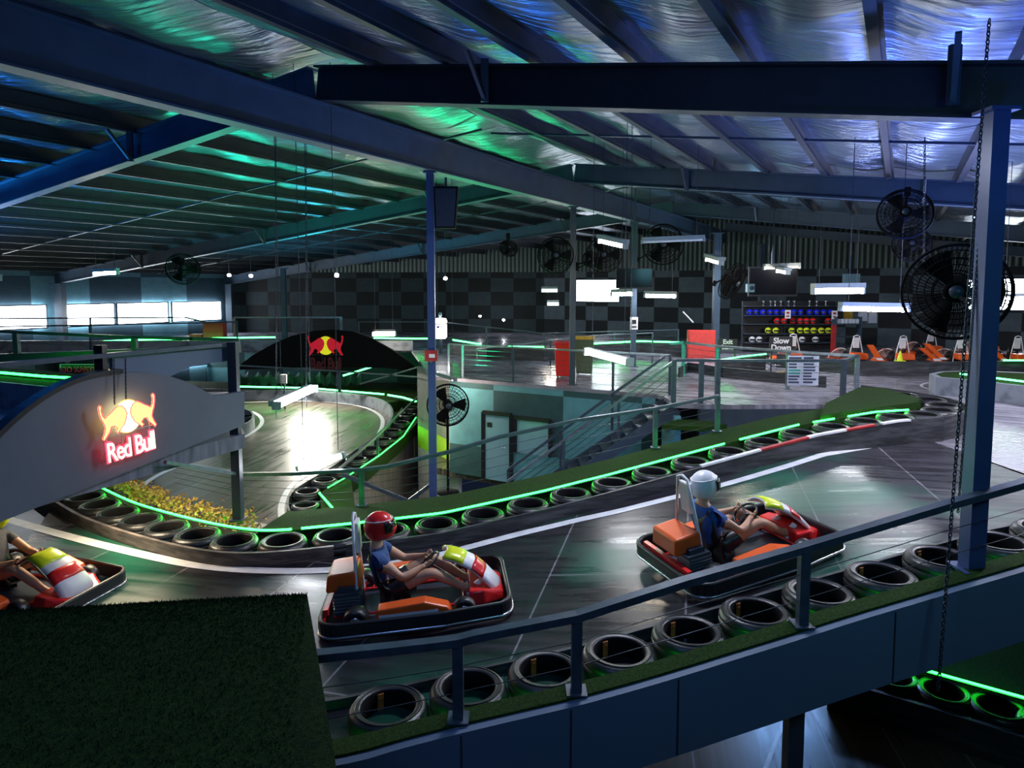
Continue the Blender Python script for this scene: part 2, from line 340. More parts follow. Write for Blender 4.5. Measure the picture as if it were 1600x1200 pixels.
# ceiling foil, one sheet per roof slope, sagging between purlins
def roof(name, t0, t1, s0, s1, label):
    nt_ = int(abs(t1 - t0) / .21); ns = int((s1 - s0) / .6); v = []; f = []
    for i in range(nt_ + 1):
        t = t0 + (t1 - t0) * i / nt_
        ph = (t / (1.5 if t < 0 else 1.25)) % 1
        for j in range(ns + 1):
            s = s0 + (s1 - s0) * j / ns
            sag = .10 * math.sin(math.pi * ph) + .035 * math.sin(s * 3.1 + t * 2) * math.sin(math.pi * ph) + .02 * math.sin(s * 7.3 - t * 5)
            v.append(TS(t, s, Zr(t) + .76 - sag))
    for i in range(nt_):
        for j in range(ns): a = i * (ns + 1) + j; f.append((a, a + 1, a + ns + 2, a + ns + 1))
    mb = MB().add(v, f, 0, True); return struct(name, mb, M['foil'], label, 'ceiling')
roof('ceiling', -27.4, 0, -26, 24, 'crinkled silver foil roof lining of the left slope, tinted blue and green')
roof('ceiling_right', 0, 20, -26, 20, 'crinkled silver foil roof lining of the right slope above the parked karts')
def ibeam(mb, p, q, h, w, tf=.03, tw=.02):
    p = Vector(p); q = Vector(q); x = (q - p).normalized(); y = Vector((0, 0, 1)).cross(x).normalized(); z = x.cross(y)
    mb.bar(p + z * (h / 2), q + z * (h / 2), tw, h - tf)
    mb.bar(p + z * tf / 2, q + z * tf / 2, w, tf); mb.bar(p + z * (h - tf / 2), q + z * (h - tf / 2), w, tf)
    return mb
gb = ibeam(MB(), TS(0, -26, 4.855), TS(0, 18.3, 4.855), .62, .26)
struct('ridge_girder', gb, M['steel'], 'long deep steel girder running from upper left to the far wall', 'girder')
raf = [(-9.24, 1.15), (0, 1), (9.24, 1), (18.3, 1)]
words = ['nearest, almost black', 'second', 'third', 'farthest']
for i, (s, k) in enumerate(raf):
    kk = .155 / .13 if i == 0 else 1
    mb = ibeam(MB(), TS(0, s, 5.49), TS(17, s, 5.49 - .13 * 17 * kk), .5, .22)
    if i == 3: mb = ibeam(MB(), TS(0, s - .35, 5.49), TS(17, s - .35, 5.49 - .13 * 17), .4, .2)
    struct('roof_rafter', mb, M['purl'] if i == 0 else M['steel'], f'{words[i]} steel rafter of the right roof slope', 'rafter')
    if i < 3:
        mb = ibeam(MB(), TS(-26.8, s, 5.49 - 2.68), TS(0, s, 5.49), .5, .22)
        struct('roof_rafter', mb, M['steel'], f'{["nearest", "second", "third"][i]} steel rafter of the left roof slope', 'rafter')
        # fly braces hanging from the rafters
        for t in (-19.6, -12.1, -4.6, 3.1, 8.1):
            z = Zr(t) + (-.02 if i or t < 0 else -.01 * t)
            b = MB().bar(TS(t, s - .14, z + .5), TS(t, s - .14, z - .03), .10, .05).bar(TS(t, s - .14, z), TS(t - .0, s - .55, z + .48), .05, .05)
            struct('rafter_brace', b, M['steelD'], f'dark brace on the {["nearest", "second", "third"][i]} {"left" if t < 0 else "right"} rafter, {abs(t):.0f} metres from the girder', 'brace')
n = 0
for k in range(1, 18):
    t = -1.5 * k
    mb = MB().bar(TS(t, -26, Zr(t) + .6), TS(t, 20, Zr(t) + .59), .1, .29).bar(TS(t + .05, -26, Zr(t) + .51), TS(t + .05, 20, Zr(t) + .51), .08, .012)
    struct('roof_purlin', mb, M['purl'], f'{ORD[k-1]} dark purlin of the left roof slope counted from the girder', 'purlin')
for k in range(1, 13):
    t = 1.25 * k - .05
    mb = MB().bar(TS(t, -20, Zr(t) + .6), TS(t, 18, Zr(t) + .59), .1, .29).bar(TS(t + .05, -20, Zr(t) + .51), TS(t + .05, 18, Zr(t) + .51), .08, .012)
    struct('roof_purlin', mb, M['purl'], f'{ORD[k-1]} dark purlin of the right roof slope counted from the girder', 'purlin')
# light bridging rods across the purlins
for i, s in enumerate((-13.8, -4.6, 4.6)):
    mb = MB().bar(TS(-26, s, Zr(-26) + .5), TS(0, s, 5.99), .05, .04)
    struct('roof_bridging', mb, M['steelD'], f'{ORD[i]} thin bridging bar across the left roof purlins', 'bar')
    mb = MB().bar(TS(0, s + .4, 5.99), TS(15, s + .4, Zr(15) + .5), .05, .04)
    struct('roof_bridging', mb, M['steelD'], f'{ORD[i]} thin bridging bar across the right roof purlins', 'bar')
# steel columns
def column(p, z0, z1, w_, label, m=None, base=True):
    mb = MB().box((p[0], p[1], (z0 + z1) / 2), (w_, w_, z1 - z0))
    if base: mb.box((p[0], p[1], z0 + .01), (w_ * 1.9, w_ * 1.9, .02)).box((p[0], p[1], z1 - .015), (w_ * 1.7, w_ * 1.7, .03))
    o = struct('steel_column', mb, m or M['steel'], label, 'column', Vector((p[0], p[1], z0))); return o
M['steelB'] = mat('blue_painted_column', (.045, .075, .2), (.035, .06, .16), 4, .35, .1)
cA = TS(0, -6.4); column(cA, -2.85, 4.85, .14, 'slim blue steel column standing left of the doors, red alarm box on it', M['steelB'])
cB = TS(0, 0); column(cB, 0, 4.85, .15, 'dark steel column beside the red wheelie bin', M['steelD'])
cC = TS(0, 4.87); column(cC, 0, 4.85, .17, 'steel column with a small notice, right of the green bin')
cD = aZ(1117, 552, 0); column(cD, 0, 4.85, .25, 'pale steel column right of the far red box')
cE = Vector((4.19, 5.95, 0)); column(cE, .13, 4.23, .15, 'tall blue-black steel column at the near tyre row on the right', M['steelB'])
for i, (t, s) in enumerate([(-26.4, 0), (-26.4, 9.2), (-26.4, -9.2)]):
    column(TS(t, s), -2.85, 2.85, .35, ['pale steel wall column between the first two windows', 'steel wall column right of the windows by the dark red cupboard', 'steel wall column at the far left out of the corner'][i])
cF = aD(445, 520, 33); column(cF, 0, 3.6, .22, 'white steel column behind the black arch')
cG = aD(1187, 540, 30); column(cG, 0, 4.6, .2, 'dark steel post left of the helmet rack', M['steelD'])
# windows of the left wall : bright daylight
def window(nm, p, q, z0, z1, label, bars=0, th=.06, nz=None, m=None):
    p = Vector((p[0], p[1], 0)); q = Vector((q[0], q[1], 0)); d = (q - p).normalized(); nv = Vector((d.y, -d.x, 0)) * .04
    t = thing(nm, label, 'window', p + Vector((0, 0, z0)), kind=STR)
    pane = MB().bar(p + nv * .6 + Vector((0, 0, (z0 + z1) / 2)), q + nv * .6 + Vector((0, 0, (z0 + z1) / 2)), .02, z1 - z0)
    obj('pane', pane, m or M['sky'], t, 'w')
    fr = MB()
    for z in (z0, z1): fr.bar(p + nv + Vector((0, 0, z)), q + nv + Vector((0, 0, z)), .08, th)
    for e in (p, q): fr.bar(e + nv + Vector((0, 0, z0)), e + nv + Vector((0, 0, z1)), .08, th)
    obj('window_frame', fr, M['steelD'], t, 'w')
    if bars:
        b = MB()
        for i in range(1, bars + 1):
            z = z0 + (z1 - z0) * i / (bars + 1); b.bar(p + nv * 1.6 + Vector((0, 0, z)), q + nv * 1.6 + Vector((0, 0, z)), .02, .035)
        obj('louvre', b, M['steelD'], t, 'w')
    return t
def lw(px):   # point on the left wall for a picture column
    k = (px - 800) / FPX; P = TS(-26.75, 0); s = (k * P.y - P.x) / (g.x - k * g.y) ; return P + g * s
for i, (a, b_) in enumerate([(-60, 72), (96, 178), (182, 262), (268, 345)]):
    window(f'window_{i+1}', lw(a), lw(b_), .78, 1.86, ['bright window left of the pale wall column', 'bright window just right of the pale wall column', 'bright middle window of the left wall', 'bright window beside the dark red cupboard'][i])
window('window_5', lw(242), lw(350), -1.75, -1.05, 'bright low window seen under the upper deck behind the grey arch')
def bw(px):   # point on the turned back wall
    k = (px - 800) / FPX; s = (k * BB.y - BB.x) / (r_.x - k * r_.y); return BB + r_ * s - Vector((r_.y, -r_.x, 0)) * -.0
window('window_6', bw(900), bw(968), 1.85, 3.1, 'white louvred window behind the column at the red bin', 5)
window('window_7', bw(1508), bw(1640), 1.7, 3.05, 'bright window at the right edge behind the big fan', 4)
# bright opening and lime wall at the lower left corner below the warm tube
LA, LB = aD(652, 600, 23.5), aD(716, 600, 20.5)
M['palew'] = mat('pale_painted_wall', (.6, .62, .62), (.5, .52, .52), 3, .5)
wall('wall_pale', LA, LB, -5.2, -2.95, M['palew'], 'white painted lower part of the wall behind the pedestal fan', .1)
wall('wall_lime', LA, LB, -2.94, -2.2, mat('lime_paint', (.5, .75, .04), (.45, .68, .04), 3, .5), 'lime green painted band behind the pedestal fan', .1)
wall('wall_grey', LA, LB, -2.19, -.1, mat('grey_brown_wall', (.22, .2, .18), (.3, .27, .24), 3, .6), 'grey wall above the lime green band behind the pedestal fan', .1)
# doors in the lower wall
def lwp(px): # on lower wall line
    P = Vector((-2.4, 20.1, 0)); d = Vector((6.0, -3.4, 0)).normalized(); k = (px - 800) / FPX; s = (k * P.y - P.x) / (d.x - k * d.y); return P + d * s
def door(nm, a, b_, zt, label, glass=False):
    p, q = lwp(a), lwp(b_); d = (q - p).normalized(); nv = Vector((d.y, -d.x, 0))
    t = thing(nm, label, 'door' if not glass else 'window', p + Vector((0, 0, -2.85 if not glass else -1.85)), kind=STR)
    z0 = -2.85 if not glass else -1.95
    pa = MB().bar(p + nv * .03 + Vector((0, 0, (z0 + zt) / 2)), q + nv * .03 + Vector((0, 0, (z0 + zt) / 2)), .05, zt - z0)
    obj('pane' if glass else 'door_leaf', pa, M['glassT'], t, 'w')
    fr = MB()
    for e in (p, q): fr.bar(e + nv * .05 + Vector((0, 0, z0)), e + nv * .05 + Vector((0, 0, zt)), .12, .12)
    fr.bar(p + nv * .05 + Vector((0, 0, zt)), q + nv * .05 + Vector((0, 0, zt)), .12, .1)
    obj('door_frame' if not glass else 'window_frame', fr, M['black'], t, 'w')
    if not glass:
        c = p.lerp(q, .85) + nv * .08 + Vector((0, 0, -1.85)); obj('door_handle', MB().tube([c, c + nv * .05, c + nv * .05 - d * .12], .012), M['alu'], t, 'w')
        c = p.lerp(q, .15) + nv * .062 + Vector((0, 0, zt - .35)); obj('door_sign', MB().bar(c, c + d * .16, .01, .14), M['black'], t, 'w')
    return t
door('door_1', 756, 800, -.9, 'teal-grey door with a small black sign, below the upper floor')
door('window_8', 806, 862, -.95, 'pale teal window right of the lower door', True)
# ramped track
def pl(pts, n):
    P = [Vector(p) for p in pts]; L = [0]
    for a, b in zip(P, P[1:]): L.append(L[-1] + (b - a).length)
    out = []
    for i in range(n):
        d = L[-1] * i / (n - 1); k = 0
        while k < len(L) - 2 and L[k + 1] < d: k += 1
        out.append(P[k].lerp(P[k + 1], (d - L[k]) / max(1e-9, L[k + 1] - L[k])))
    return out
def smooth(pts, k=3):
    P = [Vector(p) for p in pts]
    for _ in range(k):
        Q = [P[0]]
        for a, b in zip(P, P[1:]): Q += [a.lerp(b, .25), a.lerp(b, .75)]
        P = Q + [P[-1]]
    return P
def xy(px, D): return Vector(((px - 800) / FPX * D, D, 0))
FARC = [xy(60, 12.6), xy(131, 10.8), xy(167, 10.2), xy(256, 9.35), xy(349, 8.8), xy(417, 8.72), xy(491, 8.85), xy(565, 9.0), xy(651, 9.2), xy(786, 9.6), xy(922, 10.05), xy(1048, 10.45), xy(1168, 10.85), xy(1281, 11.3), xy(1390, 11.75), xy(1452, 12.0)]
NEARC = [xy(-250, 4.9), xy(100, 4.95), xy(400, 4.95), xy(515, 5.03), xy(590, 5.16), xy(720, 5.30), xy(842, 5.42), xy(967, 5.55), xy(1072, 5.70), xy(1177, 5.83), xy(1275, 5.98), xy(1370, 6.1), xy(1457, 6.22), xy(1555, 6.38), xy(1700, 6.65), xy(1900, 7.1)]
def offs(P, d):   # shift a polyline sideways (towards -Y for negative)
    out = []
    for i, p in enumerate(P):
        a = P[max(0, i - 1)]; b = P[min(len(P) - 1, i + 1)]; t = (b - a).normalized(); out.append(p + Vector((-t.y, t.x, 0)) * d)
    return out
FULLC = smooth(FARC + [xy(1480, 12.5), xy(1482, 13.2), xy(1450, 13.9), xy(1370, 14.9), xy(1340, 15.2)])
FS = pl(smooth(FARC), 120); NS = pl(smooth(NEARC), 120)
def zz(P, dz, f=Zt): return [Vector((p.x, p.y, f(p.x) + dz)) for p in P]
# surface : between the two rows, closed to a slab
Fe = offs(FS, .45); Ne = offs(NS, -.36)
# extend left beyond the arch
mb = MB(); NX = 120; NY = 14; top = []; 
for i in range(NX):
    a, b = Fe[i], Ne[i]
    for j in range(NY + 1):
        p = a.lerp(b, j / NY); top.append(Vector((p.x, p.y, Zs(p.x))))
f = [(i * (NY + 1) + j, i * (NY + 1) + j + 1, (i + 1) * (NY + 1) + j + 1, (i + 1) * (NY + 1) + j) for i in range(NX - 1) for j in range(NY)]
ntop = len(top); bot = [p - Vector((0, 0, .4)) for p in top]
mb.add(top, f, 0, True); mb.add(bot, [tuple(reversed(q)) for q in f], 1)
struct('floor_ramp', mb, [M['track'], M['black']], 'glossy dark boarded kart track climbing from lower left to the right', 'track')
# solid kerbs under the tyre rows (the timber edge the tyres stand on), their face boards and turf verges
def rail_face(name, line, d0, d1, z0, z1, m, label, cat, N=None):
    A = offs(line, d0); B = offs(line, d1); mb = MB()
    a0, a1 = zz(A, z0), zz(A, z1); b0, b1 = zz(B, z0), zz(B, z1)
    mb.loft(a0, a1); mb.loft(a1, b1); mb.loft(b1, b0); mb.loft(b0, a0)
    mb.add([a0[0], a1[0], b1[0], b0[0]], [(0, 1, 2, 3)]); mb.add([a0[-1], a1[-1], b1[-1], b0[-1]], [(0, 1, 2, 3)])
    return struct(name, mb, m, label, cat)
FB = [p for p in FS if p.x < 6.9]
kl = [p for p in FS if p.x <= -2.3]; kr = [p for p in FS if p.x > -2.36]
rail_face('track_barrier', kl, -.36, -.41, .0, .40, M['barrierB'], 'scuffed brown crash board at the foot of the left far tyre row', 'barrier')
rail_face('track_barrier', kr, -.36, -.41, .0, .40, M['barrier'], 'black scuffed crash board below the long far tyre row', 'barrier')
rail_face('tyre_ledge', FS, -.34, .36, .0, .2, M['matblack'], 'dark ledge the far tyre row stands on', 'ledge')
rail_face('turf_verge', [p for p in FS if p.x > -3.75], .36, 1.2, .1, .405, M['turf'], 'long green turf verge behind the far tyre row', 'turf')
rail_face('tyre_ledge', NS, -.34, .34, .0, .18, M['matblack'], 'dark ledge the near tyre row stands on', 'ledge')
rail_face('track_barrier', NS, .35, .39, .0, .3, M['barrier'], 'low black crash board between the track and the near tyre row', 'barrier')
rail_face('turf_verge', NS, -.34, -.52, .05, .42, M['turf'], 'narrow green turf strip along the near railing', 'turf')
rail_face('bridge_fascia', NS, -.52, -.60, -.25, .40, M['fascia'], 'smooth blue-grey fascia wall of the near ramp edge', 'fascia')
rail_face('bridge_soffit', NS, .3, -.519, -.25, -.20, M['steelD'], 'dark underside of the near ramp edge', 'soffit')
# seams in the fascia
for i, px in enumerate((715, 890, 1062, 1417)):
    p = min(offs(NS, -.602), key=lambda q: abs(800 + FPX * q.x / q.y - px)); z = Zt(p.x)
    struct('trim_%d' % (i + 1), MB().box((p.x, p.y, z + .07), (.008, .012, .62)), M['black'], f'{ORD[i]} thin dark joint in the near fascia wall from the left', 'joint')
# white painted lane line
def line_strip(pts, w_, dz, m, label, fz=None):
    P = pl(smooth(pts), 90); A = offs(P, w_ / 2); B = offs(P, -w_ / 2)
    f_ = fz or Zs
    mb = MB().loft([Vector((p.x, p.y, f_(p.x) + dz)) for p in A], [Vector((p.x, p.y, f_(p.x) + dz)) for p in B])
    return struct('lane_line', mb, m, label, 'line marking')
LP = [onT(*q) for q in [(-40, 795), (50, 823), (120, 842), (200, 862), (300, 884), (400, 893), (500, 893), (600, 884), (700, 864), (850, 824), (1000, 791), (1200, 741), (1400, 689), (1490, 675)]]
line_strip(LP, .17, .006, M['white'], 'long white line painted on the ramped track beside the crash board')
# red and white cap on the crash board
cap = [p for p in offs(FS, -.385)]
seg = [(1100, 1192, 'white'), (1222, 1272, 'redp'), (1272, 1328, 'white'), (1328, 1378, 'redp'), (1382, 1432, 'white'), (1192, 1222, 'redp')]
for i, (a, b_, c) in enumerate(seg):
    P = [p for p in cap if a - 4 <= 800 + FPX * p.x / p.y <= b_ + 4]
    mb = MB()
    for u, v in zip(P, P[1:]): mb.bar(Vector((u.x, u.y, Zt(u.x) + .415)), Vector((v.x, v.y, Zt(v.x) + .415)), .075, .03)
    if P: struct('kerb_cap', mb, M[c], f'{"white" if c == "white" else "red"} cap strip on the black crash board, {ORD[[0,2,3,4,5,1][i]]} from the left', 'kerb')
# ------------------------------------------------------------------ tyres
def onLine(px, py, line):
    best = None
    for a, b in zip(line, line[1:]):
        fa = 800 + FPX * a.x / a.y - px; fb = 800 + FPX * b.x / b.y - px
        if fa * fb <= 0 and fa != fb: best = a.lerp(b, fa / (fa - fb)); break
    if best is None: best = min(line, key=lambda q: abs(800 + FPX * q.x / q.y - px))
    p = aD(px, py, best.y); return Vector((best.x, best.y, p.z))
def vpl(px, py, P, Q):
    P = Vector(P[:2]); Q = Vector(Q[:2]); d = Q - P; n_ = Vector((-d.y, d.x)); r = ray(px, py)
    k = (P.x * n_.x + P.y * n_.y) / (r.x * n_.x + r.y * n_.y); return Vector((0, 0, EYE)) + r * k
def tyre_mb(R0=.32, H=.21, n=44):
    ri = R0 * .66
    prof = [(ri, .02), (ri, H - .03), (ri + .012, H - .012), (ri + .03, H), (ri + .045, H - .006), (ri + .06, H + .002), (R0 - .055, H + .002), (R0 - .045, H - .012), (R0 - .03, H - .01),
            (R0 - .012, H - .035), (R0, H - .06), (R0 + .004, H * .62), (R0 - .005, H * .60), (R0 - .005, H * .56), (R0 + .004, H * .54), (R0, .05), (R0 - .03, .012), (ri + .03, 0), (ri + .01, .005)]
    return MB().lathe(prof, n, closed=True)
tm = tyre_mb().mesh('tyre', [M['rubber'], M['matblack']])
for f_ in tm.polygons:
    if all(math.hypot(tm.vertices[i].co.x, tm.vertices[i].co.y) < .32 * .66 + .02 for i in f_.vertices): f_.material_index = 1  # near-black inner faces stand in for the shade inside the tyre well
ang = Matrix.Rotation(R(118), 3, 'Z')
strap = MB(); c0 = ang @ Vector((.205, 0, 0)); strap.box((c0.x, c0.y, .1), (.008, .05, .16), ang); strap.box(tuple(ang @ Vector((.20, 0, .14))), (.014, .02, .02), ang)
sm_ = strap.mesh('fixing_strap', M['orangeD'])
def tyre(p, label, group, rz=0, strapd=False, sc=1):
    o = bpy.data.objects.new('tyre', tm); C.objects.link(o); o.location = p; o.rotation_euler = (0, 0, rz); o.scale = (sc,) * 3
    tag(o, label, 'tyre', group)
    if strapd:
        s = bpy.data.objects.new('fixing_strap', sm_); C.objects.link(s); s.parent = o; s.rotation_euler = (0, 0, -rz); s['label'] = 'orange strap inside the tyre'
    return o
def row(line, step, start=0, z=None, dz=.2):
    L = 0; nxt = start; out = []
    for a, b in zip(line, line[1:]):
        d = (b - a).length
        while nxt <= L + d: out.append(a.lerp(b, (nxt - L) / d)); nxt += step
        L += d
    return [Vector((p.x, p.y, (Zt(p.x) if z is None else z) + dz)) for p in out]
near = row(pl(smooth(NEARC), 400), .655, 0, None, .18)
near = [p for p in near if 500 < 800 + FPX * p.x / p.y < 1680]
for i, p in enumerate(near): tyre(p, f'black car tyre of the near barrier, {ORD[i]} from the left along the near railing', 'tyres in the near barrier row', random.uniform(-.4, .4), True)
FULL = pl(FULLC, 400)
far = row(FULL, .69, .2)
far = [p for p in far if 60 < 800 + FPX * p.x / p.y < 1560]
keep = []
for p in far:
    if all((p - q).length > .652 for q in keep): keep.append(p)
far = keep
for i, p in enumerate(far):
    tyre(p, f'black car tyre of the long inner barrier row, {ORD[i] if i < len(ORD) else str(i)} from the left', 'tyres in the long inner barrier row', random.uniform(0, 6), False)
# tip of the inner island
TIP = [p for p in pl(FULLC, 400) if p.x >= 6.72 or (p.y > 12.2 and p.x > 2)]
def band(name, line, d0, d1, z0, z1, m, label, cat):
    A = offs(line, d0); B = offs(line, d1); mb = MB(); up = lambda P, z: [Vector((p.x, p.y, z)) for p in P]
    a0, a1, b0, b1 = up(A, z0), up(A, z1), up(B, z0), up(B, z1)
    mb.loft(a0, a1); mb.loft(a1, b1); mb.loft(b1, b0); mb.loft(b0, a0)
    mb.add([a0[0], a1[0], b1[0], b0[0]], [(0, 1, 2, 3)]); mb.add([a0[-1], a1[-1], b1[-1], b0[-1]], [(0, 1, 2, 3)])
    return struct(name, mb, m, label, cat)
band('track_barrier', TIP, -.36, -.41, 0, .42, M['barrier'], 'black crash board curving round the right tip of the inner island', 'barrier')
band('tyre_ledge', TIP, -.34, .36, 0, .2, M['black'], 'dark ledge below the tyres at the island tip', 'ledge')
tp = [(1281, 649, .43), (1390, 634, .43), (1432, 629, .43), (1440, 623, .43), (1380, 606, .43), (1342, 605, .43), (1290, 630, .43)]
struct('turf_verge', MB().prism([aZ(*q) for q in tp], (0, 0, -.3)), M['turf'], 'green turf tip between the railed deck corner and the island end', 'turf')
# ------------------------------------------------------------------ LED strips
def led(pts, label, m='led', r=.014, group=None):
    t = thing('led_strip', label, 'light strip', pts[len(pts) // 2], group=group)
    obj('light_tube', MB().tube(pts, r, 6), M[m], t, 'w')
    P = [p - Vector((0, 0, r * 1.7)) for p in pts]; mb = MB()
    for a, b in zip(P, P[1:]): mb.bar(a, b, r * 2.4, r * 1.2)
    obj('channel', mb, M['steelD'], t, 'w'); return t
LL = offs(FS, .34)
def ledrow(a, b, label):
    P = [Vector((p.x, p.y, Zt(p.x) + .425)) for p in LL if a <= 800 + FPX * p.x / p.y <= b]
    if len(P) > 1: led(P, label)
for i, (a, b) in enumerate([(125, 448), (452, 1144), (1158, 1256), (1271, 1314), (1324, 1432)]):
    ledrow(a, b, ['green light strip left of the long strip, above the yellow hedge', 'longest green light strip along the inner tyre row', 'short green light strip above the right stretch of the inner tyre row', 'shortest green light strip of the inner tyre row', 'green light strip ending at the tip of the island'][i])
NL = offs(NS, -.335)
led([Vector((p.x, p.y, Zt(p.x) + .27)) for p in NL if 480 < 800 + FPX * p.x / p.y < 1700], 'green light strip tucked below the near tyre row', r=.010)
def aZl(pts, z): return [aZ(x, y, z) for x, y in pts]
led(aZl([(1392, 1032), (1500, 1062), (1640, 1101)], -2.28), 'green light strip on the lower floor at the lower right', r=.016)
led(aZl([(499, 770), (512, 785), (528, 803)], -2.3), 'green light strip at the near end of the lower tyre row', r=.02)
led(aZl([(512, 762), (540, 746), (592, 712), (630, 682), (650, 652)], -2.36), 'green light strip behind the lower tyre row', r=.012)
led(aZl([(372, 604), (480, 606), (600, 616)], -2.2), 'long green light strip on the far lower barrier', 'ledW', r=.035)
led(aZl([(606, 617), (630, 621), (650, 627)], -2.2), 'short green light strip at the right end of the far lower barrier', 'ledW', r=.035)
led([aD(536, 587, 30), aD(585, 572, 30)], 'slanted short green light strip under the black arch', 'ledW', r=.035)
led([aD(x, y, 28.4) for x, y in ((30, 540), (110, 536), (205, 531))], 'green-white light strip on the far-left deck barrier', 'ledW', r=.03)
led([aD(x, y, 28.5) for x, y in ((212, 531), (350, 528), (430, 527))], 'green-white light strip below the white railing at the far left', 'ledW', r=.03)
led([aD(x, y, 28.5) for x, y in ((584, 528), (652, 529), (668, 529))], 'green light strip right of the black arch', 'ledW', r=.03)
led([aD(x, y, 27) for x, y in ((707, 531), (752, 538))], 'green light strip right of the blue column', 'ledW', r=.03)
led([aD(x, y, 26) for x, y in ((765, 541), (850, 542))], 'broken green light strip behind the wire railing', 'ledW', r=.025)
led([aZ(x, y, .5) for x, y in ((925, 537), (1000, 533), (1065, 535))], 'green light strip behind the steel column with the notice', 'ledW', r=.03)
led([aZ(x, y, .5) for x, y in ((1122, 563), (1160, 557), (1197, 553))], 'green light strip behind the railed deck', 'ledW', r=.02)
led([aZ(x, y, .5) for x, y in ((1500, 584), (1550, 590), (1640, 601))], 'green light strip on the right-hand island', 'ledW', r=.02)
led([aZ(x, y, .5) for x, y in ((1568, 563), (1610, 563))], 'short green light strip at the right edge by the parked karts', 'ledW', r=.02)
# ------------------------------------------------------------------ lower right corner
def slabpx(name, pts, z, th, m, label, cat): return struct(name, MB().prism([aZ(x, y, z) for x, y in pts], (0, 0, -th)), m, label, cat)
slabpx('turf_verge', [(1380, 1028), (1700, 1118), (1900, 1010), (1500, 960)], -2.42, .4, M['turf'], 'green lit turf on the lower floor at the lower right', 'turf')
P = aZl([(1300, 1030), (1395, 1055), (1475, 1078), (1560, 1103), (1640, 1128), (1720, 1155)], -2.36)
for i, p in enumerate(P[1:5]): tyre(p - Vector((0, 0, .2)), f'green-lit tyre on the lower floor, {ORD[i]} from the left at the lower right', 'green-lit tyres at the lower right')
def band2(name, pts, d0, d1, z0, z1, m, label, cat='barrier'): return band(name, [Vector((p.x, p.y, 0)) for p in pts], d0, d1, z0, z1, m, label, cat)
band2('track_barrier', P, -.36, -.42, -2.85, -2.42, M['barrier'], 'black crash board on the lower floor at the lower right')
band2('tyre_ledge', P, -.35, .36, -2.85, -2.57, M['black'], 'dark ledge below the green-lit tyres', 'ledge')
LWZ = lambda x: -2.85
line_strip(aZl([(1180, 1040), (1275, 1078), (1440, 1130), (1650, 1200)], -2.85), .12, .006, M['white'], 'white lane line on the lower floor at the lower right', LWZ)
line_strip(aZl([(1180, 1245), (1215, 1150), (1245, 1090)], -2.85), .05, .006, M['white'], 'thin white marking on the blue-lit lower floor', LWZ)
pc = onLine(1262, 1078, offs(NS, -.45)); 
struct('bridge_post', MB().box((pc.x, pc.y, -1.7), (.13, .13, 2.3)).box((pc.x, pc.y, -2.84), (.3, .3, .02)), M['steelD'], 'dark steel post carrying the near ramp above the blue-lit floor', 'column')
# ------------------------------------------------------------------ lower track at the middle left
TR = aZl([(497, 812), (477, 789), (480, 768), (507, 750), (535, 734), (557, 717), (579, 701), (598, 687), (614, 673), (627, 660), (637, 648), (644, 637)], -2.42)
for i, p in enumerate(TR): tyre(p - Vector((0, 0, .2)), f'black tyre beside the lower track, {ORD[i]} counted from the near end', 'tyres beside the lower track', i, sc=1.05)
TRl = [Vector((p.x, p.y, 0)) for p in TR]
band('tyre_ledge', TRl[1:], -.38, .36, -2.85, -2.62, M['black'], 'dark ledge under the lower tyre row', 'ledge')
band('track_barrier', smooth(TRl[0:], 2), .40, .45, -2.85, -2.42, M['barrier'], 'black crash board of the lower tyre row', 'barrier')
band('turf_verge', smooth(TRl[3:], 2), -.40, -.58, -2.85, -2.46, M['turf'], 'turf edging right of the lower tyre row', 'turf')
slabpx('turf_verge', [(500, 770), (530, 750), (548, 744), (556, 800), (540, 830), (505, 830)], -2.42, .4, M['turf'], 'triangular dark green turf at the near end of the lower tyre row', 'turf')
FBR = [Vector((p.x, p.y, 0)) for p in aZl([(150, 604), (300, 608), (372, 611), (450, 611), (520, 614), (575, 620), (603, 629), (613, 643), (608, 660), (590, 682), (560, 704)], -2.4)]
band('track_barrier', smooth(FBR, 2), 0, .08, -2.85, -2.35, M['barrierL'], 'pale crash board curving round the far side of the lower track', 'barrier')
band('turf_verge', smooth(FBR[:7], 2), .1, 2.6, -2.85, -2.4, M['turfD'], 'dark turf behind the pale curved crash board', 'turf')
line_strip(aZl([(441, 815), (438, 790), (452, 760), (478, 742), (540, 714), (585, 688), (598, 668), (598, 651), (575, 637), (530, 629), (480, 626), (380, 629)], -2.85), .16, .008, M['white'], 'curved white line along the right side of the lower track', LWZ)
line_strip(aZl([(210, 770), (240, 745), (280, 728), (320, 707), (370, 690), (402, 672), (412, 658), (402, 646), (380, 640)], -2.85), .16, .008, M['white'], 'white line along the left side of the lower track', LWZ)
IL = [Vector((p.x, p.y, 0)) for p in aZl([(340, 672), (378, 665), (395, 656), (398, 646), (385, 638), (340, 632)], -2.42)]
band('track_barrier', smooth(IL, 2), -.02, .06, -2.85, -2.42, M['barrierL'], 'pale rounded end of the barrier left of the lower track', 'barrier')
for i, q in enumerate([(384, 650), (366, 641), (360, 660)]): tyre(aZ(q[0], q[1], -2.42) - Vector((0, 0, .2)), ['tyre inside the rounded barrier end left of the lower track, foremost', 'tyre inside the rounded barrier end, hindmost', 'tyre inside the rounded barrier end, leftmost'][i], 'tyres in the rounded barrier end')
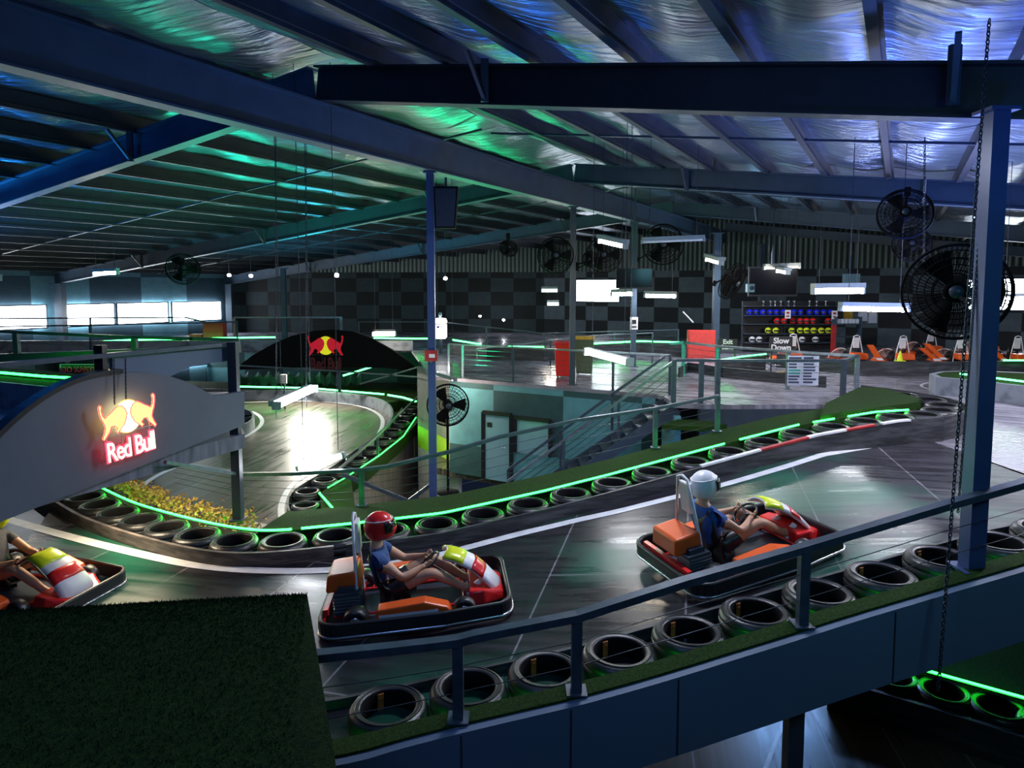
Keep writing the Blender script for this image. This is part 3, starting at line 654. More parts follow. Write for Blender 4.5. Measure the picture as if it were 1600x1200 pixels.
# pleated silver sheet at the far side
mb = MB(); pts = []
for i in range(25): pts.append(aD(372 + i * 8, 590 if i % 2 else 580, 34 + (i % 2) * .5))
mb.loft(pts, [p - Vector((0, 0, .55)) for p in pts]); obj_ = obj('pleated_sheet', mb, M['foil']); tag(obj_, 'crumpled silver pleated sheet above the far lower light strip', 'sheet')
sp = obj_.modifiers.new('thick', 'SOLIDIFY'); sp.thickness = .02
wb = thing('switch_box', 'small white switch box behind the lower track', 'box', aD(443, 592, 30))
obj('box_body', MB().box((0, 0, 0), (.28, .12, .4)), M['whitep'], wb); obj('mount_pole', MB().box((0, .1, -.6), (.06, .06, 1.6)), M['steel'], wb)
# yellow hedge behind the left turf verge
random.seed(3); hb = MB(); ico = None
HL = offs(FS, .78)
for k in range(1500):
    P_ = [p for p in HL if 138 <= 800 + FPX * p.x / p.y <= 392]; i = random.randrange(len(P_) - 1); p = P_[i].lerp(P_[i + 1], random.random())
    c = Vector((p.x + random.gauss(0, .10), p.y + random.gauss(0, .11), Zt(p.x) + random.uniform(.2, .46))); s = random.uniform(.02, .05)
    vs = [c + Vector((random.uniform(-1, 1), random.uniform(-1, 1), random.uniform(-1, 1))).normalized() * s for _ in range(5)]
    hb.add(vs, [(0, 1, 2), (0, 2, 3), (0, 3, 4), (1, 2, 4), (1, 3, 4)], 0)
hm = mat('dry_yellow_hedge', (.75, .45, .12), (.25, .13, .03), 9, .8, 0, .4)
tag(obj('dry_hedge', hb, hm), 'low strip of dry yellow-brown foliage behind the left tyre row', 'hedge', kind='stuff')
P_ = [p for p in HL if 130 <= 800 + FPX * p.x / p.y <= 396]
rail_face('planter', P_, -.28, .3, -.1, .2, M['black'], 'dark planter edge holding the dry hedge', 'planter')
pw_ = (PIT[5] - PIT[4]).normalized(); pa_ = PIT[4].lerp(PIT[5], .3); pn_ = Vector((pw_.y, -pw_.x, 0))
po = thing('poster', 'yellowish poster with a red heading on the concrete wall left of the blue column', 'poster', Vector((pa_.x, pa_.y, 0)) + pn_ * .03 + Vector((0, 0, -3.75)))
obj('sheet', MB().bar(Vector((0, 0, 0)) - pw_ * .5, pw_ * .5, .02, 1.1), mat('yellowish_paper', (.6, .62, .35), (.5, .5, .28), 4, .6), po)
obj('heading', MB().bar(Vector((0, 0, .45)) - pw_ * .48 + pn_ * .014, pw_ * .48 + pn_ * .014 + Vector((0, 0, .45)), .01, .18), M['redp'], po)
# ------------------------------------------------------------------ railings
def railing(label, tops, posts, hgt, w_=.07, h_=.05, ncab=0, m=None, pm=None, pw=.06, group=None, cat='railing', cabm=None, pz=None):
    """tops: world points of the top rail; posts: list of (point index or Vector); hgt: drop of each post"""
    t = thing('railing', label, cat, tops[0] - Vector((0, 0, hgt)), group=group)
    mb = MB()
    for a, b in zip(tops, tops[1:]):
        d = (b - a).normalized() * w_ * .3; mb.bar(a - d, b + d, w_, h_)
    obj('top_rail', mb, m or M['railm'], t, 'w')
    for p in posts:
        p = tops[p] if isinstance(p, int) else p
        hh = hgt if pz is None else p.z - pz(p)
        pb = MB().box((p.x, p.y, p.z - hh / 2), (pw, pw, hh)).box((p.x, p.y, p.z - hh + .006), (pw * 2, pw * 2, .012))
        obj('post', pb, pm or m or M['railm'], t, 'w')
    for k in range(ncab):
        f_ = (k + 1) / (ncab + 1)
        if pz is None: P = [q - Vector((0, 0, hgt * f_)) for q in tops]
        else: P = [Vector((q.x, q.y, q.z + (pz(q) - q.z) * f_)) for q in tops]
        obj('wire', MB().tube(P, .004, 5), cabm or M['cable'], t, 'w')
    return t
NR = offs(NS, -.45)
nr = [onLine(x, y, NR) for x, y in [(440, 1030), (495, 1024), (600, 1014), (690, 1004), (712, 1001), (740, 994), (905, 963), (1080, 909), (1270, 856), (1500, 788), (1600, 760), (1720, 725)]]
railing('dark blue-grey handrail with square posts along the near tyre row', nr, [4, 6, 8], .6, .09, .06, 2, M['railm'], None, .08, pz=lambda p: Zt(p.x) + .42)
IR = offs(FS, 1.12)
ir = [onLine(x, y, IR) for x, y in [(262, 722), (370, 741), (450, 740), (560, 734), (600, 729), (700, 706), (780, 683), (900, 657), (1027, 638), (1125, 619)]]
railing('dark handrail along the turf verge in front of the staircase', ir, [4 - 1, 8, 9], .6, .07, .05, 4, M['railm'], None, .075, pz=lambda p: Zt(p.x) + .42)
def Z1(pts, z=1.0): return [aZ(x, y, z) for x, y in pts]
uf = [lwp(x) for x in (700, 722, 802, 880, 960, 1050)]; uf = [Vector((p.x, p.y + .12, 1.0)) for p in uf]
railing('wire railing along the upper floor edge above the doors', uf, [0, 1, 2, 4, 5], 1.0, .05, .045, 6, M['railL'], M['railm'], .06)
dk = [Vector((3.9, 15.5, 1)), Vector((4.75, 15.4, 1)), Vector((7.65, 15.4, 1)), Vector((7.9, 16.1, 1)), ]
back_ = [aZ(1340, 556, 1), aZ(1232, 549, 1), aZ(1118, 541, 1), aZ(1068, 535, 1)]
railing('dark front railing of the small deck beside the stairs', [Vector((3.75, 15.45, 1)), dk[0] + Vector((.5, 0, 0)), dk[1], dk[2], back_[0]], [0, 1, 2, 3], 1.0, .09, .06, 6, M['railm'], None, .1)
railing('pale back railing of the small deck, notice boards hang on it', back_, [0, 1], 1.0, .09, .06, 5, M['railL'], None, .09)
railing('railing coloured green as if lit, between the deck and the column with the notice', [back_[2] + Vector((.05, 0, 0)), back_[3], aZ(1065, 537, 1) + Vector((-.3, 0, 0))], [0, 1], 1.0, .09, .06, 5, mat('rail_painted_green_glow', (.05, .5, .33), (.04, .42, .28), 6, .4), None, .09)  # green light on this rail is put into its base colour
fr_ = [aD(x, y, 23) for x, y in ((745, 545), (800, 539), (860, 532), (935, 524), (1020, 520))]
railing('far railing rising behind the red bin', fr_, [0, 1, 2, 4], .95, .04, .04, 4, M['railL'], M['railm'], .05, pz=lambda p: 0)
fr2 = [aD(x, y, 27) for x, y in ((560, 503), (690, 503), (760, 511), (850, 521), (960, 518), (1060, 515))]
railing('thin dark railing in front of the checkered far wall', fr2, [0, 1, 2, 3, 4, 5], 1.0, .04, .04, 3, M['railm'], None, .05, pz=lambda p: 0)
railing('bright white railing at the far left behind the black arch', [aD(362, 504, 30), aD(366, 496, 30), aD(533, 496, 30), aD(533, 500, 30)], [1, 2], 1.32, .07, .06, 4, M['railL'], None, .1)
railing('long dark railing in front of the bright windows, upper one', [aD(-40, 498, 29), aD(290, 496, 29), aD(320, 503, 29)], [aD(141, 497, 29)], .9, .09, .06, 1, M['steel'], pz=lambda p: 0)
railing('long dark railing in front of the bright windows, lower one', [aD(-40, 511, 28.3), aD(140, 508, 28.3), aD(370, 503, 28.3)], [0, 1, 2], .75, .09, .06, 2, M['steel'], pz=lambda p: 0)
nl = [aD(x, y, 14) for x, y in ((-60, 514), (25, 519), (210, 527), (300, 529), (372, 531))]
railing('grey handrail with square posts behind the grey arch', nl, [1, 2], .45, .08, .06, 1, M['railm'], M['railm'], .1)
struct('deck_beam', MB().bar(aD(-80, 562, 14), aD(375, 545, 14), .12, .16), M['steelD'], 'dark deck beam below the grey handrail at the left', 'beam')
railing('dark far-lower railing under the black arch', [aD(372, 571, 24), aD(530, 580, 24), aD(655, 589, 24)], [1], .75, .05, .05, 2, M['railL'], M['steel'], .1)
railing('slanted pale railing right of the black arch, below it', [aD(563, 600, 24), aD(655, 573, 24)], [1], .6, .05, .05, 1, M['railL'])
railing('slanting handrail above the lower tyre row', aZl([(528, 735), (590, 680), (655, 618)], -1.75), [1], .65, .06, .06, 0, M['railL'], M['steelD'], .06)
railing('dark low barrier rail at the foot of the blue column', [aD(538, 742, 13), aD(638, 783, 13), aD(672, 758, 13)], [1], .3, .07, .07, 0, M['steelD'])
# right-hand region beyond the deck : barriers and the right island
bl = [Vector((p.x, p.y, 0)) for p in Z1([(1800, 565), (1600, 564), (1450, 565), (1345, 564), (1280, 558), (1215, 553)], .45)]
band('track_barrier', bl, 0, .06, 0, .45, M['barrier'], 'long dark crash board in front of the parked karts', 'barrier')
band('track_barrier', [Vector((p.x, p.y, 0)) for p in Z1([(1122, 566), (1160, 560), (1197, 556)], .45)], 0, .06, 0, .45, M['barrier'], 'short dark crash board behind the railed deck', 'barrier')
band('track_barrier', [Vector((p.x, p.y, 0)) for p in Z1([(700, 536), (760, 543), (850, 545), (925, 539), (1000, 536), (1065, 538)], .45)], 0, .06, 0, .45, M['barrier'], 'dark crash board behind the wire railing and bins', 'barrier')
band('track_barrier', [Vector((x, 28.35, 0)) for x in (-30, -20, -10, -4.2)], 0, .08, 0, .42, M['barrierL'], 'dark crash board along the far-left deck edge', 'barrier')
isl = Z1([(1452, 584), (1470, 580), (1530, 579), (1620, 583), (1800, 598), (1800, 632), (1600, 603), (1520, 594), (1462, 589)], .45)
struct('track_island', MB().prism(isl, (0, 0, -.45)), M['barrierL'], 'scuffed pale barrier island at the right edge', 'barrier')
ist = [p + (Vector((11.8, 16.6, .45)) - p) * .12 for p in isl]
struct('turf_verge', MB().prism([Vector((p.x, p.y, .455)) for p in ist], (0, 0, -.02)), M['turf'], 'turf top of the right-hand island', 'turf')
line_strip(Z1([(1500, 596), (1450, 598), (1436, 602), (1450, 609), (1500, 617), (1600, 632), (1700, 648)], 0), .07, .006, M['white'], 'white line round the right-hand island', lambda x: 0)
line_strip(Z1([(1150, 590), (1200, 583), (1260, 577), (1300, 574), (1345, 579)], 0), .1, .006, M['yellowp'], 'yellow line on the upper floor behind the deck railing', lambda x: 0)
for i, q in enumerate([((1345, 581), (1450, 579)), ((1280, 586), (1345, 583)), ((1130, 573), (1200, 577))]):
    line_strip(Z1([q[0], ((q[0][0] + q[1][0]) / 2, (q[0][1] + q[1][1]) / 2), q[1]], 0), .07, .006, M['white'], ['long white line in front of the karts barrier', 'short white line right of the notice boards', 'short white line left of the notice boards'][i], lambda x: 0)
# low black kerb with pale stitching left of the notice boards
kb = Z1([(1062, 590), (1075, 581), (1130, 590), (1290, 606)], .0)
band('track_barrier', [Vector((p.x, p.y, 0)) for p in kb], 0, .05, 0, .3, M['barrier'], 'low black kerb crossing the floor behind the deck railing', 'barrier')
# small ledge of turf beside the deck
slabpx('turf_ledge', [(1034, 664), (1060, 655), (1090, 655), (1136, 663), (1100, 667)], -.35, .1, M['turf'], 'small patch of green turf on the ledge left of the deck post', 'turf')
# ------------------------------------------------------------------ staircase
st = thing('staircase', 'dark steel staircase from the upper floor down past the doors', 'stairs', (-.2, 16, -2.85))
for i in range(15):
    x = 3.6 - i * .262; z = -.19 * (i + 1)
    obj('step', MB().box((x, 15.95, z - .02), (.28, .9, .04)), M['steelD'], st, 'w')
for y in (15.47, 16.43): obj('stringer', MB().bar(Vector((3.85, y, -.12)), Vector((-.2, y, -3.0 + .1)), .05, .26), M['steelD'], st, 'w')
for y, nm in ((15.45, 0), (16.45, 1)):
    a, b = Vector((3.75, y, .98)), Vector((-.1, y, -1.85)); pb = MB().bar(a, b, .06, .06).bar(b, b - Vector((.0, 0, .95)), .06, .06)
    obj('handrail', pb, M['railL' if not nm else 'railm'], st, 'w')
    for k in (.33, .66):
        p = a.lerp(b, k); obj('post', MB().box((p.x, p.y, p.z - .45), (.06, .06, .9)), M['steelD'], st, 'w')
    for k in range(1, 6):
        o_ = Vector((0, 0, .16 * k)); obj('wire', MB().tube([a - o_, b - o_], .005, 5), M['cable'], st, 'w')
# ------------------------------------------------------------------ lettering
def text_mesh(s, size, depth, name='lettering', off=0, bold=0, spacing=1.0, align='CENTER', line=.9):
    cu = bpy.data.curves.new('txt', 'FONT'); cu.body = s; cu.size = size; cu.extrude = depth; cu.offset = bold; cu.align_x = align; cu.align_y = 'CENTER'
    cu.space_character = spacing; cu.space_line = line; cu.resolution_u = 3
    o = bpy.data.objects.new('txt', cu); C.objects.link(o); bpy.context.view_layer.update()
    me = bpy.data.meshes.new_from_object(o.evaluated_get(bpy.context.evaluated_depsgraph_get())); me.name = name
    bpy.data.objects.remove(o); return me
def text(s, size, m, parent, loc, depth=.004, bold=0, name='lettering', rot=(R(90), 0, 0), **k):
    me = text_mesh(s, size, depth, name, bold=bold, **k); me.materials.clear(); me.materials.append(m)
    o = bpy.data.objects.new(name, me); C.objects.link(o); o.parent = parent; o.location = loc; o.rotation_euler = rot; return o
# ------------------------------------------------------------------ grey arched bridge panel with neon sign
AP, AQ = xy(0, 6.5), xy(380, 9.3)
ad = (AQ - AP).normalized(); an = Vector((ad.y, -ad.x, 0))     # an points to the camera side
def AV(x, y, off=0): return vpl(x, y, AP + an * off, AQ + an * off)
out = [(-90, 852), (382, 664), (382, 612), (334, 619), (310, 605), (285, 594), (262, 587), (240, 583), (212, 582), (185, 583), (160, 586), (135, 592), (110, 601), (85, 613), (62, 627), (40, 643), (20, 660), (0, 679), (-40, 725), (-90, 790)]
M['archm'] = mat('grey_arch_panel', (.12, .14, .185), (.10, .12, .16), 1.6, .65, 0, .05)
struct('arch_panel', MB().prism([AV(*p) for p in out], -an * .09), M['archm'], 'big grey arched bridge panel that carries the glowing neon sign', 'bridge panel')
tr = [(190, 580), (160, 583), (135, 589), (110, 598), (85, 610), (62, 624), (40, 640), (20, 657), (0, 676), (-40, 722), (-90, 787)]
mb = MB(); tp_ = [AV(*p) for p in tr]
for a, b in zip(tp_, tp_[1:]): mb.bar(a - an * .05, b - an * .05, .16, .05, up=(b - a).cross(an))
struct('arch_edging', mb, M['black'], 'black rubber edging along the left shoulder of the grey arch', 'edging')
deck = [AV(382, 664, -.1), AV(-200, 890, -.1)]; d0, d1 = deck
dz_ = .62
poly = [(d0.x, d0.y, dz_), (d1.x, d1.y, dz_), (d1.x - 6, d1.y + 1, dz_), (-12, 13, dz_), (-5.6, 13.2, dz_), (d0.x - .4, d0.y + .8, dz_)]
struct('floor_bridge', MB().prism([Vector(p) for p in poly], (0, 0, -.2)), M['deckm'], 'pale grey bridge track surface behind the arch at the left', 'track')
bk = [aZ(x, y, 1.08) for x, y in ((-60, 594), (0, 597), (80, 605), (128, 614), (160, 640))]
band('track_barrier', [Vector((p.x, p.y, 0)) for p in bk], 0, .05, .62, 1.08, M['barrierL'], 'scuffed blue-grey crash board behind the bridge deck at the left', 'barrier')
gl = [aZ(x, y, 1.08) for x, y in ((-60, 592), (0, 595), (80, 603), (150, 607), (170, 590), (140, 586), (60, 578), (-60, 572))]
struct('turf_verge', MB().prism(gl, (0, 0, -.3)), M['turf'], 'green lit turf strip behind the bridge deck at the left', 'turf')
led([aZ(x, y, 1.13) for x, y in ((-40, 577), (0, 582), (70, 588), (140, 592))], 'slanting green light strip behind the shoulder of the grey arch', r=.02)
# beam, posts and parapet
ba, bb = AV(-70, 577, -.28), AV(372, 536, -.28)
struct('bridge_handrail', MB().bar(ba, bb, .10, .05), M['railm'], 'long grey handrail bar above the grey arch', 'handrail')
struct('bridge_parapet', MB().prism([AV(x, y, -.3) for x, y in ((176, 560), (370, 541), (370, 562), (300, 572), (262, 590), (176, 590))], -an * .05), M['fascia'], 'grey-blue parapet panel between the handrail and the grey arch', 'panel')
pp = AV(369, 700, -.2); pt = AV(362, 540, -.28)
struct('bridge_post', MB().box((pp.x, pp.y, (1.93 - .62) / 2), (.12, .12, 1.93 + .62)).box((pp.x, pp.y, -.61), (.2, .2, .02)), M['steelD'], 'square dark post at the right end of the grey arch, standing behind the tyre row', 'post')
p2 = AV(158, 570, -.34); struct('bridge_post', MB().box((p2.x, p2.y, 1.55), (.1, .1, .95)), M['black'], 'black post rising above the shoulder of the grey arch', 'post')
p3 = AV(180, 570, -.36); struct('bridge_post', MB().box((p3.x, p3.y, 1.4), (.07, .07, .75)), M['black'], 'second black post just left of the sign chains', 'post')
struct('trim_20', MB().bar(AV(258, 722, .02), AV(372, 741, -.2), .05, .04), M['railL'], 'pale bar from under the grey arch to its right post', 'bar')
# ------------------------------------------------------------------ bull logo shapes (x right, z up, unit width about 1)
BULL = [(-.06, -.02), (-.03, .06), (-.05, .12), (-.10, .17), (-.17, .19), (-.24, .16), (-.31, .12), (-.38, .09), (-.42, .06), (-.455, .10), (-.475, .17), (-.46, .22), (-.49, .245), (-.515, .22), (-.51, .14), (-.485, .06), (-.45, .0),
        (-.43, -.06), (-.46, -.13), (-.50, -.19), (-.47, -.215), (-.42, -.17), (-.36, -.12), (-.33, -.06), (-.27, -.06), (-.22, -.10), (-.26, -.14), (-.22, -.165), (-.15, -.11), (-.10, -.08)]
def neon_sign(loc, rotz, W, lit, label, group=None, tilt=0, sq=1.0):
    t = thing('neon_sign', label, 'sign', loc, group=group, rot=(0, tilt, rotz))
    s = W
    disc = [Vector((.25 * s * math.cos(a), 0, .27 * s * math.sin(a) + .02 * s)) for a in [2 * math.pi * k / 36 for k in range(36)]]
    ym = M['neonY'] if lit else M['signY']; rm = M['neonR'] if lit else M['signR']; bm_ = M['neonB'] if lit else M['signR']
    obj('sun_disc', MB().prism(disc, (0, -.012, 0)), ym, t)
    if lit:
        obj('disc_outline', MB().tube([p * 1.04 for p in disc], .007 * s, 6, closed=True), M['neonO'], t)
    for k in (-1, 1):
        pts = [Vector((x * k * s, -.016, z * 1.3 * s)) for x, z in BULL]
        obj('bull', MB().prism(pts if k == 1 else pts[::-1], (0, -.012, 0)), bm_, t)
        if lit: obj('bull_outline', MB().tube([p + Vector((0, -.014, 0)) for p in pts], .009 * s, 6, closed=True), M['neonR'], t)
    text('Red Bull', .31 * s, M['neonT'] if lit else M['signD'], t, (0, -.03, -.52 * s), .004, .010 * s if not lit else .002 * s, spacing=.88).scale = (1, 1.5, 1)
    if lit:
        text('Red Bull', .31 * s, M['neonR'], t, (0, -.012, -.52 * s), .004, .016 * s, name='letter_outline', spacing=.88).scale = (1, 1.5, 1)
    fr = MB()
    for x in (-.4, -.12, .12, .4): fr.bar(Vector((x * s, .012, -.12 * s)), Vector((x * s, .012, -.5 * s)), .008, .008)
    fr.bar(Vector((-.45 * s, .012, -.25 * s)), Vector((.45 * s, .012, -.25 * s)), .008, .008); fr.bar(Vector((-.45 * s, .012, .05)), Vector((.45 * s, .012, .05)), .008, .008)
    obj('sign_frame', fr, M['alu'], t)
    return t
M['neonY'] = mat('glowing_sun_disc', (1, .9, .5), None, 5, .5, emit=(1, .80, .35), es=5)
M['neonO'] = mat('orange_neon', (1, .4, .05), None, 5, .5, emit=(1, .30, .03), es=2.2)
M['neonB'] = mat('glowing_bull_body', (1, .7, .3), None, 5, .5, emit=(1, .52, .13), es=1.3)
M['neonR'] = mat('red_neon', (1, .1, .1), None, 5, .5, emit=(1, .02, .05), es=2.4)
M['neonT'] = mat('pink_white_neon', (1, .7, .6), None, 5, .5, emit=(1, .60, .48), es=1.5)
M['signY'] = mat('yellow_disc_added_glow', (.75, .75, .02), (.7, .7, .02), 5, .5, emit=(.8, .75, .02), es=.35)  # faint glow added to the disc, though this sign has no lamp
M['signR'] = mat('red_bull_added_glow', (.6, .01, .03), (.55, .01, .03), 5, .5, emit=(.7, .01, .03), es=.25)  # same added glow for the bulls
M['signD'] = mat('dim_red_lettering', (.12, .008, .012), (.10, .008, .01), 5, .5)
sc_ = AV(199, 652, .10); W_ = (AV(242, 645, .1) - AV(156, 668, .1)).length
rz = math.atan2(ad.y, ad.x)
sl = (AV(245, 700, .1) - AV(163, 726, .1)); tilt = -math.atan2(sl.z, Vector((sl.x, sl.y, 0)).length)
neon_sign(sc_, rz, W_ * .98, True, 'large glowing red and yellow neon sign with two bulls hanging on the grey arch', tilt=tilt)
# chains above the sign
def chain(p, q, label, link=.035, r=.004, group=None, m=None):
    p = Vector(p); q = Vector(q); L = (q - p).length; n_ = int(L / (link * .72)); d = (q - p) / n_
    mb = MB(); x = d.normalized(); u = Vector((1, 0, 0)); u = (u - x * u.dot(x)).normalized(); v_ = x.cross(u)
    for i in range(n_):
        c = p + d * (i + .5); w_ = u if i % 2 else v_
        mb.tube([c + x * (link * .5 * math.cos(a)) + w_ * (link * .26 * math.sin(a)) for a in [2 * math.pi * k / 8 for k in range(8)]], r, 4, closed=True)
    o = obj('chain', mb, m or M['cable'], None, p); return tag(o, label, 'chain', group)
for i, x in enumerate((178, 196)):
    chain(AV(x, 560, .05), AV(x + 1, 632, .09), ['left chain holding the neon sign on the grey arch', 'right chain holding the neon sign on the grey arch'][i], .03, .004)
chain(aD(1546, 30, 5.95), aD(1466, 1080, 5.3), 'long steel chain hanging at the right beside the tall column', .05, .006)
chain(aD(1533, 330, 6.0), aD(1497, 800, 5.9), 'chain running down along the face of the tall right column', .035, .005)
for i, (x, y0, y1, D) in enumerate([(431, 180, 655, 11.4), (478, 150, 636, 11.0), (988, 172, 545, 13), (1445, 215, 420, 9)]):
    chain(aD(x, y0, D), aD(x + (1 if x < 800 else -2), y1, D), ['long thin chain left of the hanging lamp over the lower track', 'long thin chain right of the hanging lamp over the lower track', 'thin chain in front of the steel column with the notice', 'thin chain hanging beside the upper right fan'][i], .05, .004)
# ------------------------------------------------------------------ black arch further back
BP, BQ = Vector((-10, 25.0, 0)), Vector((-3, 25.0, 0))
def BV(x, y, off=0): return vpl(x, y, BP + Vector((0, off, 0)), BQ + Vector((0, off, 0)))
arc = [(370, 578), (372, 572), (395, 555), (425, 538), (455, 525), (490, 517), (520, 515), (550, 518), (580, 528), (610, 545), (635, 562), (655, 580), (600, 575), (500, 573)]
struct('arch_panel', MB().prism([BV(*p) for p in arc], (0, .15, 0)), M['matblack'], 'black arched panel over the lower track with a small bull sign', 'bridge panel')
neon_sign(BV(509, 541, -.1), 0, 1.28, False, 'small red and yellow bull sign with a faint added glow on the black arch')
# ------------------------------------------------------------------ turf-covered block in the foreground
tb = [aZ(480, 928, .72), aZ(524, 1190, .72), aZ(545, 1330, .72), aZ(-300, 1330, .72), aZ(-500, 968, .72), aZ(0, 955, .72), aZ(250, 940, .72)]
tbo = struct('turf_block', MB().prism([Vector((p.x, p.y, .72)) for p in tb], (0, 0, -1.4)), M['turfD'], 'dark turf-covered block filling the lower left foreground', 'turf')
# tufts along its edge
random.seed(5); gm = MB()
for k in range(9000):
    a, b = random.random(), random.random()
    p0 = tb[5].lerp(tb[0], a) if random.random() < .5 else tb[5].lerp(tb[0], a)
    q0 = tb[4].lerp(tb[5], a)
    p = p0.lerp(Vector((p0.x + .45 * a, p0.y - 1.7, .72)), b * b)
    if not (p.y < 4.38): pass
    h = random.uniform(.008, .02); s = .003; d = Vector((random.uniform(-.6, .6), random.uniform(-.6, .6), 1)) * h
    gm.add([p + Vector((-s, 0, 0)), p + Vector((s, 0, 0)), p + d], [(0, 1, 2)])
tag(obj('turf_pile', gm, M['turfD']), 'short dark turf pile on the foreground block', 'turf', kind='stuff')
# ------------------------------------------------------------------ go karting board
gk = thing('banner_sign', 'go-karting banner with red lettering behind the posts at the left', 'sign', aD(128, 581, 13.6))
W2 = 76 / FPX * 13.6; H2 = .30
obj('board', MB().box((.04, .03, 0), (W2, .02, H2)), M['black'], gk)
obj('white_border', MB().box((-W2 / 2 + .05, .015, 0), (.02, .02, H2)).box((.04, .015, -.055), (W2, .02, .012)).box((.04, .015, H2 / 2), (W2, .02, .012)), M['whitep'], gk)
text('GO KARTING', .150, M['redpl'], gk, (.02, -.006, .04), .004, .003)
text('GO KARTING', .150, M['whitep'], gk, (.02, .004, .04), .004, .008, name='letter_outline')
text('CARD', .075, M['yellowp'], gk, (.22, -.014, .01), .003, .003)
for i, c in enumerate(('redp', 'yellowp', 'greenp', 'bluep')):
    if c == 'greenp': M[c] = mat('green_paint', (.02, .35, .12), None, 6, .5)
    if c == 'bluep': M[c] = mat('blue_paint', (.03, .15, .5), None, 6, .5)
    obj('colour_block', MB().box((-W2 / 2 + .17 + i * .21, .012, -.10), (.18, .02, .05)), M[c], gk)
# ------------------------------------------------------------------ kart
def rbox(c, d, rr=.03, M3=None): return MB().box(c, d, M3)
def make_kart(label, loc, rot, group=None, front='redpl'):
    t = thing('go_kart', label, 'go-kart', loc, group=group, rot=rot)
    # perimeter bumper
    per = []
    def corner(cx, cy, a0, a1, r0):
        for k in range(6): a = R(a0 + (a1 - a0) * k / 5); per.append(Vector((cx + r0 * math.cos(a), cy + r0 * math.sin(a), .13)))
    corner(.78, .42, 0, 60, .22); corner(.3, .55, 70, 90, .13); corner(-.75, .48, 90, 180, .2); corner(-.75, -.48, 180, 270, .2); corner(.3, -.55, 270, 290, .13); corner(.78, -.42, 300, 360, .22)
    pb = MB()
    n_ = len(per)
    for i in range(n_): pb.bar(per[i], per[(i + 1) % n_], .05, .14)
    pb.tube([p + Vector((0, 0, .075)) for p in per], .025, 6, closed=True)
    obj('perimeter_bumper', pb, M['black'], t)
    obj('bumper_stripe', MB().tube([p * 1.0 + Vector((.0, 0, -.05)) for p in [q * 1.025 for q in per]], .016, 6, closed=True), M['alu'], t)
    fl = [Vector((x, y, .07)) for x, y in ((.75, .25), (.75, -.25), (.2, -.4), (-.8, -.38), (-.8, .38), (.2, .4))]
    obj('floor_tray', MB().prism(fl, (0, 0, .02)), M['steelD'], t)
    fr = MB()
    for s in (-1, 1):
        fr.tube([(.8, s * .2, .11), (.3, s * .34, .11), (-.3, s * .3, .11), (-.85, s * .3, .12)], .017, 6); fr.tube([(.3, s * .34, .11), (.3, s * .55, .12)], .014, 6); fr.tube([(-.5, s * .3, .11), (-.5, s * .58, .12)], .014, 6)
    fr.tube([(-.6, -.55, .14), (-.6, .55, .14)], .02, 8).tube([(.52, -.5, .14), (.52, .5, .14)], .014, 8)
    obj('chassis_frame', fr, M['redpl'], t)
    for (x, y, w_, r0) in ((.52, .47, .12, .125), (.52, -.47, .12, .125), (-.6, .46, .18, .135), (-.6, -.46, .18, .135)):
        Mw = Matrix.Translation((x, y, r0)) @ Matrix.Rotation(R(90), 4, 'X')
        prof = [(r0 * .5, -w_ / 2), (r0 * .85, -w_ / 2), (r0 * .97, -w_ / 2 + .02), (r0, 0), (r0 * .97, w_ / 2 - .02), (r0 * .85, w_ / 2), (r0 * .5, w_ / 2)]
        wh = obj('wheel', MB().lathe(prof, 18, Mw, closed=True), M['rubber'], t)
        obj('rim', MB().lathe([(.001, -w_ / 2 + .02), (r0 * .5, -w_ / 2 + .01), (r0 * .5, w_ / 2 - .01), (.001, w_ / 2 - .02)], 14, Mw), M['alu'], wh)
    for s in (-1, 1):
        sp_ = [Vector((x, s * .42, z)) for x, z in ((-.42, .1), (-.36, .27), (.12, .30), (.36, .22), (.40, .1))]
        a = obj('side_pod', MB().prism(sp_, (0, s * .17, 0)), M['orange'], t); bevel(a, .02, 2)
        obj('pod_stripe', MB().box((-.05, s * .595, .19), (.6, .008, .05)), M['whitep'], a)
    # seat
    sv = MB(); A_ = []; 
    for i in range(7):
        u = i / 6; x = -.06 - .42 * u if u < .5 else -.27 - .14 * (u - .5) * 2; z = .12 if u < .5 else .12 + .48 * (u - .5) * 2
        A_.append((x, z))
    prof_ = [(-.02, .16), (-.12, .12), (-.26, .11), (-.36, .15), (-.42, .26), (-.46, .42), (-.50, .58)]
    rows_ = []
    for (x, z) in prof_:
        rows_.append([Vector((x + .05 * abs(y_) / .2, y_, z + .16 * (abs(y_) / .2) ** 2.2)) for y_ in (-.2, -.15, -.08, 0, .08, .15, .2)])
    vs = [p for q in rows_ for p in q]; sv.add(vs, [(i * 7 + j, i * 7 + j + 1, (i + 1) * 7 + j + 1, (i + 1) * 7 + j) for i in range(6) for j in range(6)], 0, True)
    so = obj('seat', sv, M['black'], t); q = so.modifiers.new('thick', 'SOLIDIFY'); q.thickness = .02
    # steering
    sw = MB(); cx = Vector((.16, 0, .47)); ax = Vector((-.6, 0, .8)).normalized(); u1 = Vector((0, 1, 0)); u2 = ax.cross(u1)
    sw.tube([cx + (u1 * math.cos(a) + u2 * math.sin(a)) * .145 for a in [2 * math.pi * k / 20 for k in range(20)]], .014, 6, closed=True)
    for a in (R(90), R(210), R(330)): sw.bar(cx, cx + (u1 * math.cos(a) + u2 * math.sin(a)) * .145, .03, .008)
    sob = obj('steering_wheel', sw, M['black'], t)
    obj('steering_column', MB().tube([cx, (.55, 0, .16)], .014, 6), M['steelD'], t)
    # nose and front panel
    ns = MB(); prof = [(.58, .34, .15), (.66, .36, .27), (.82, .34, .23), (.99, .24, .12)]
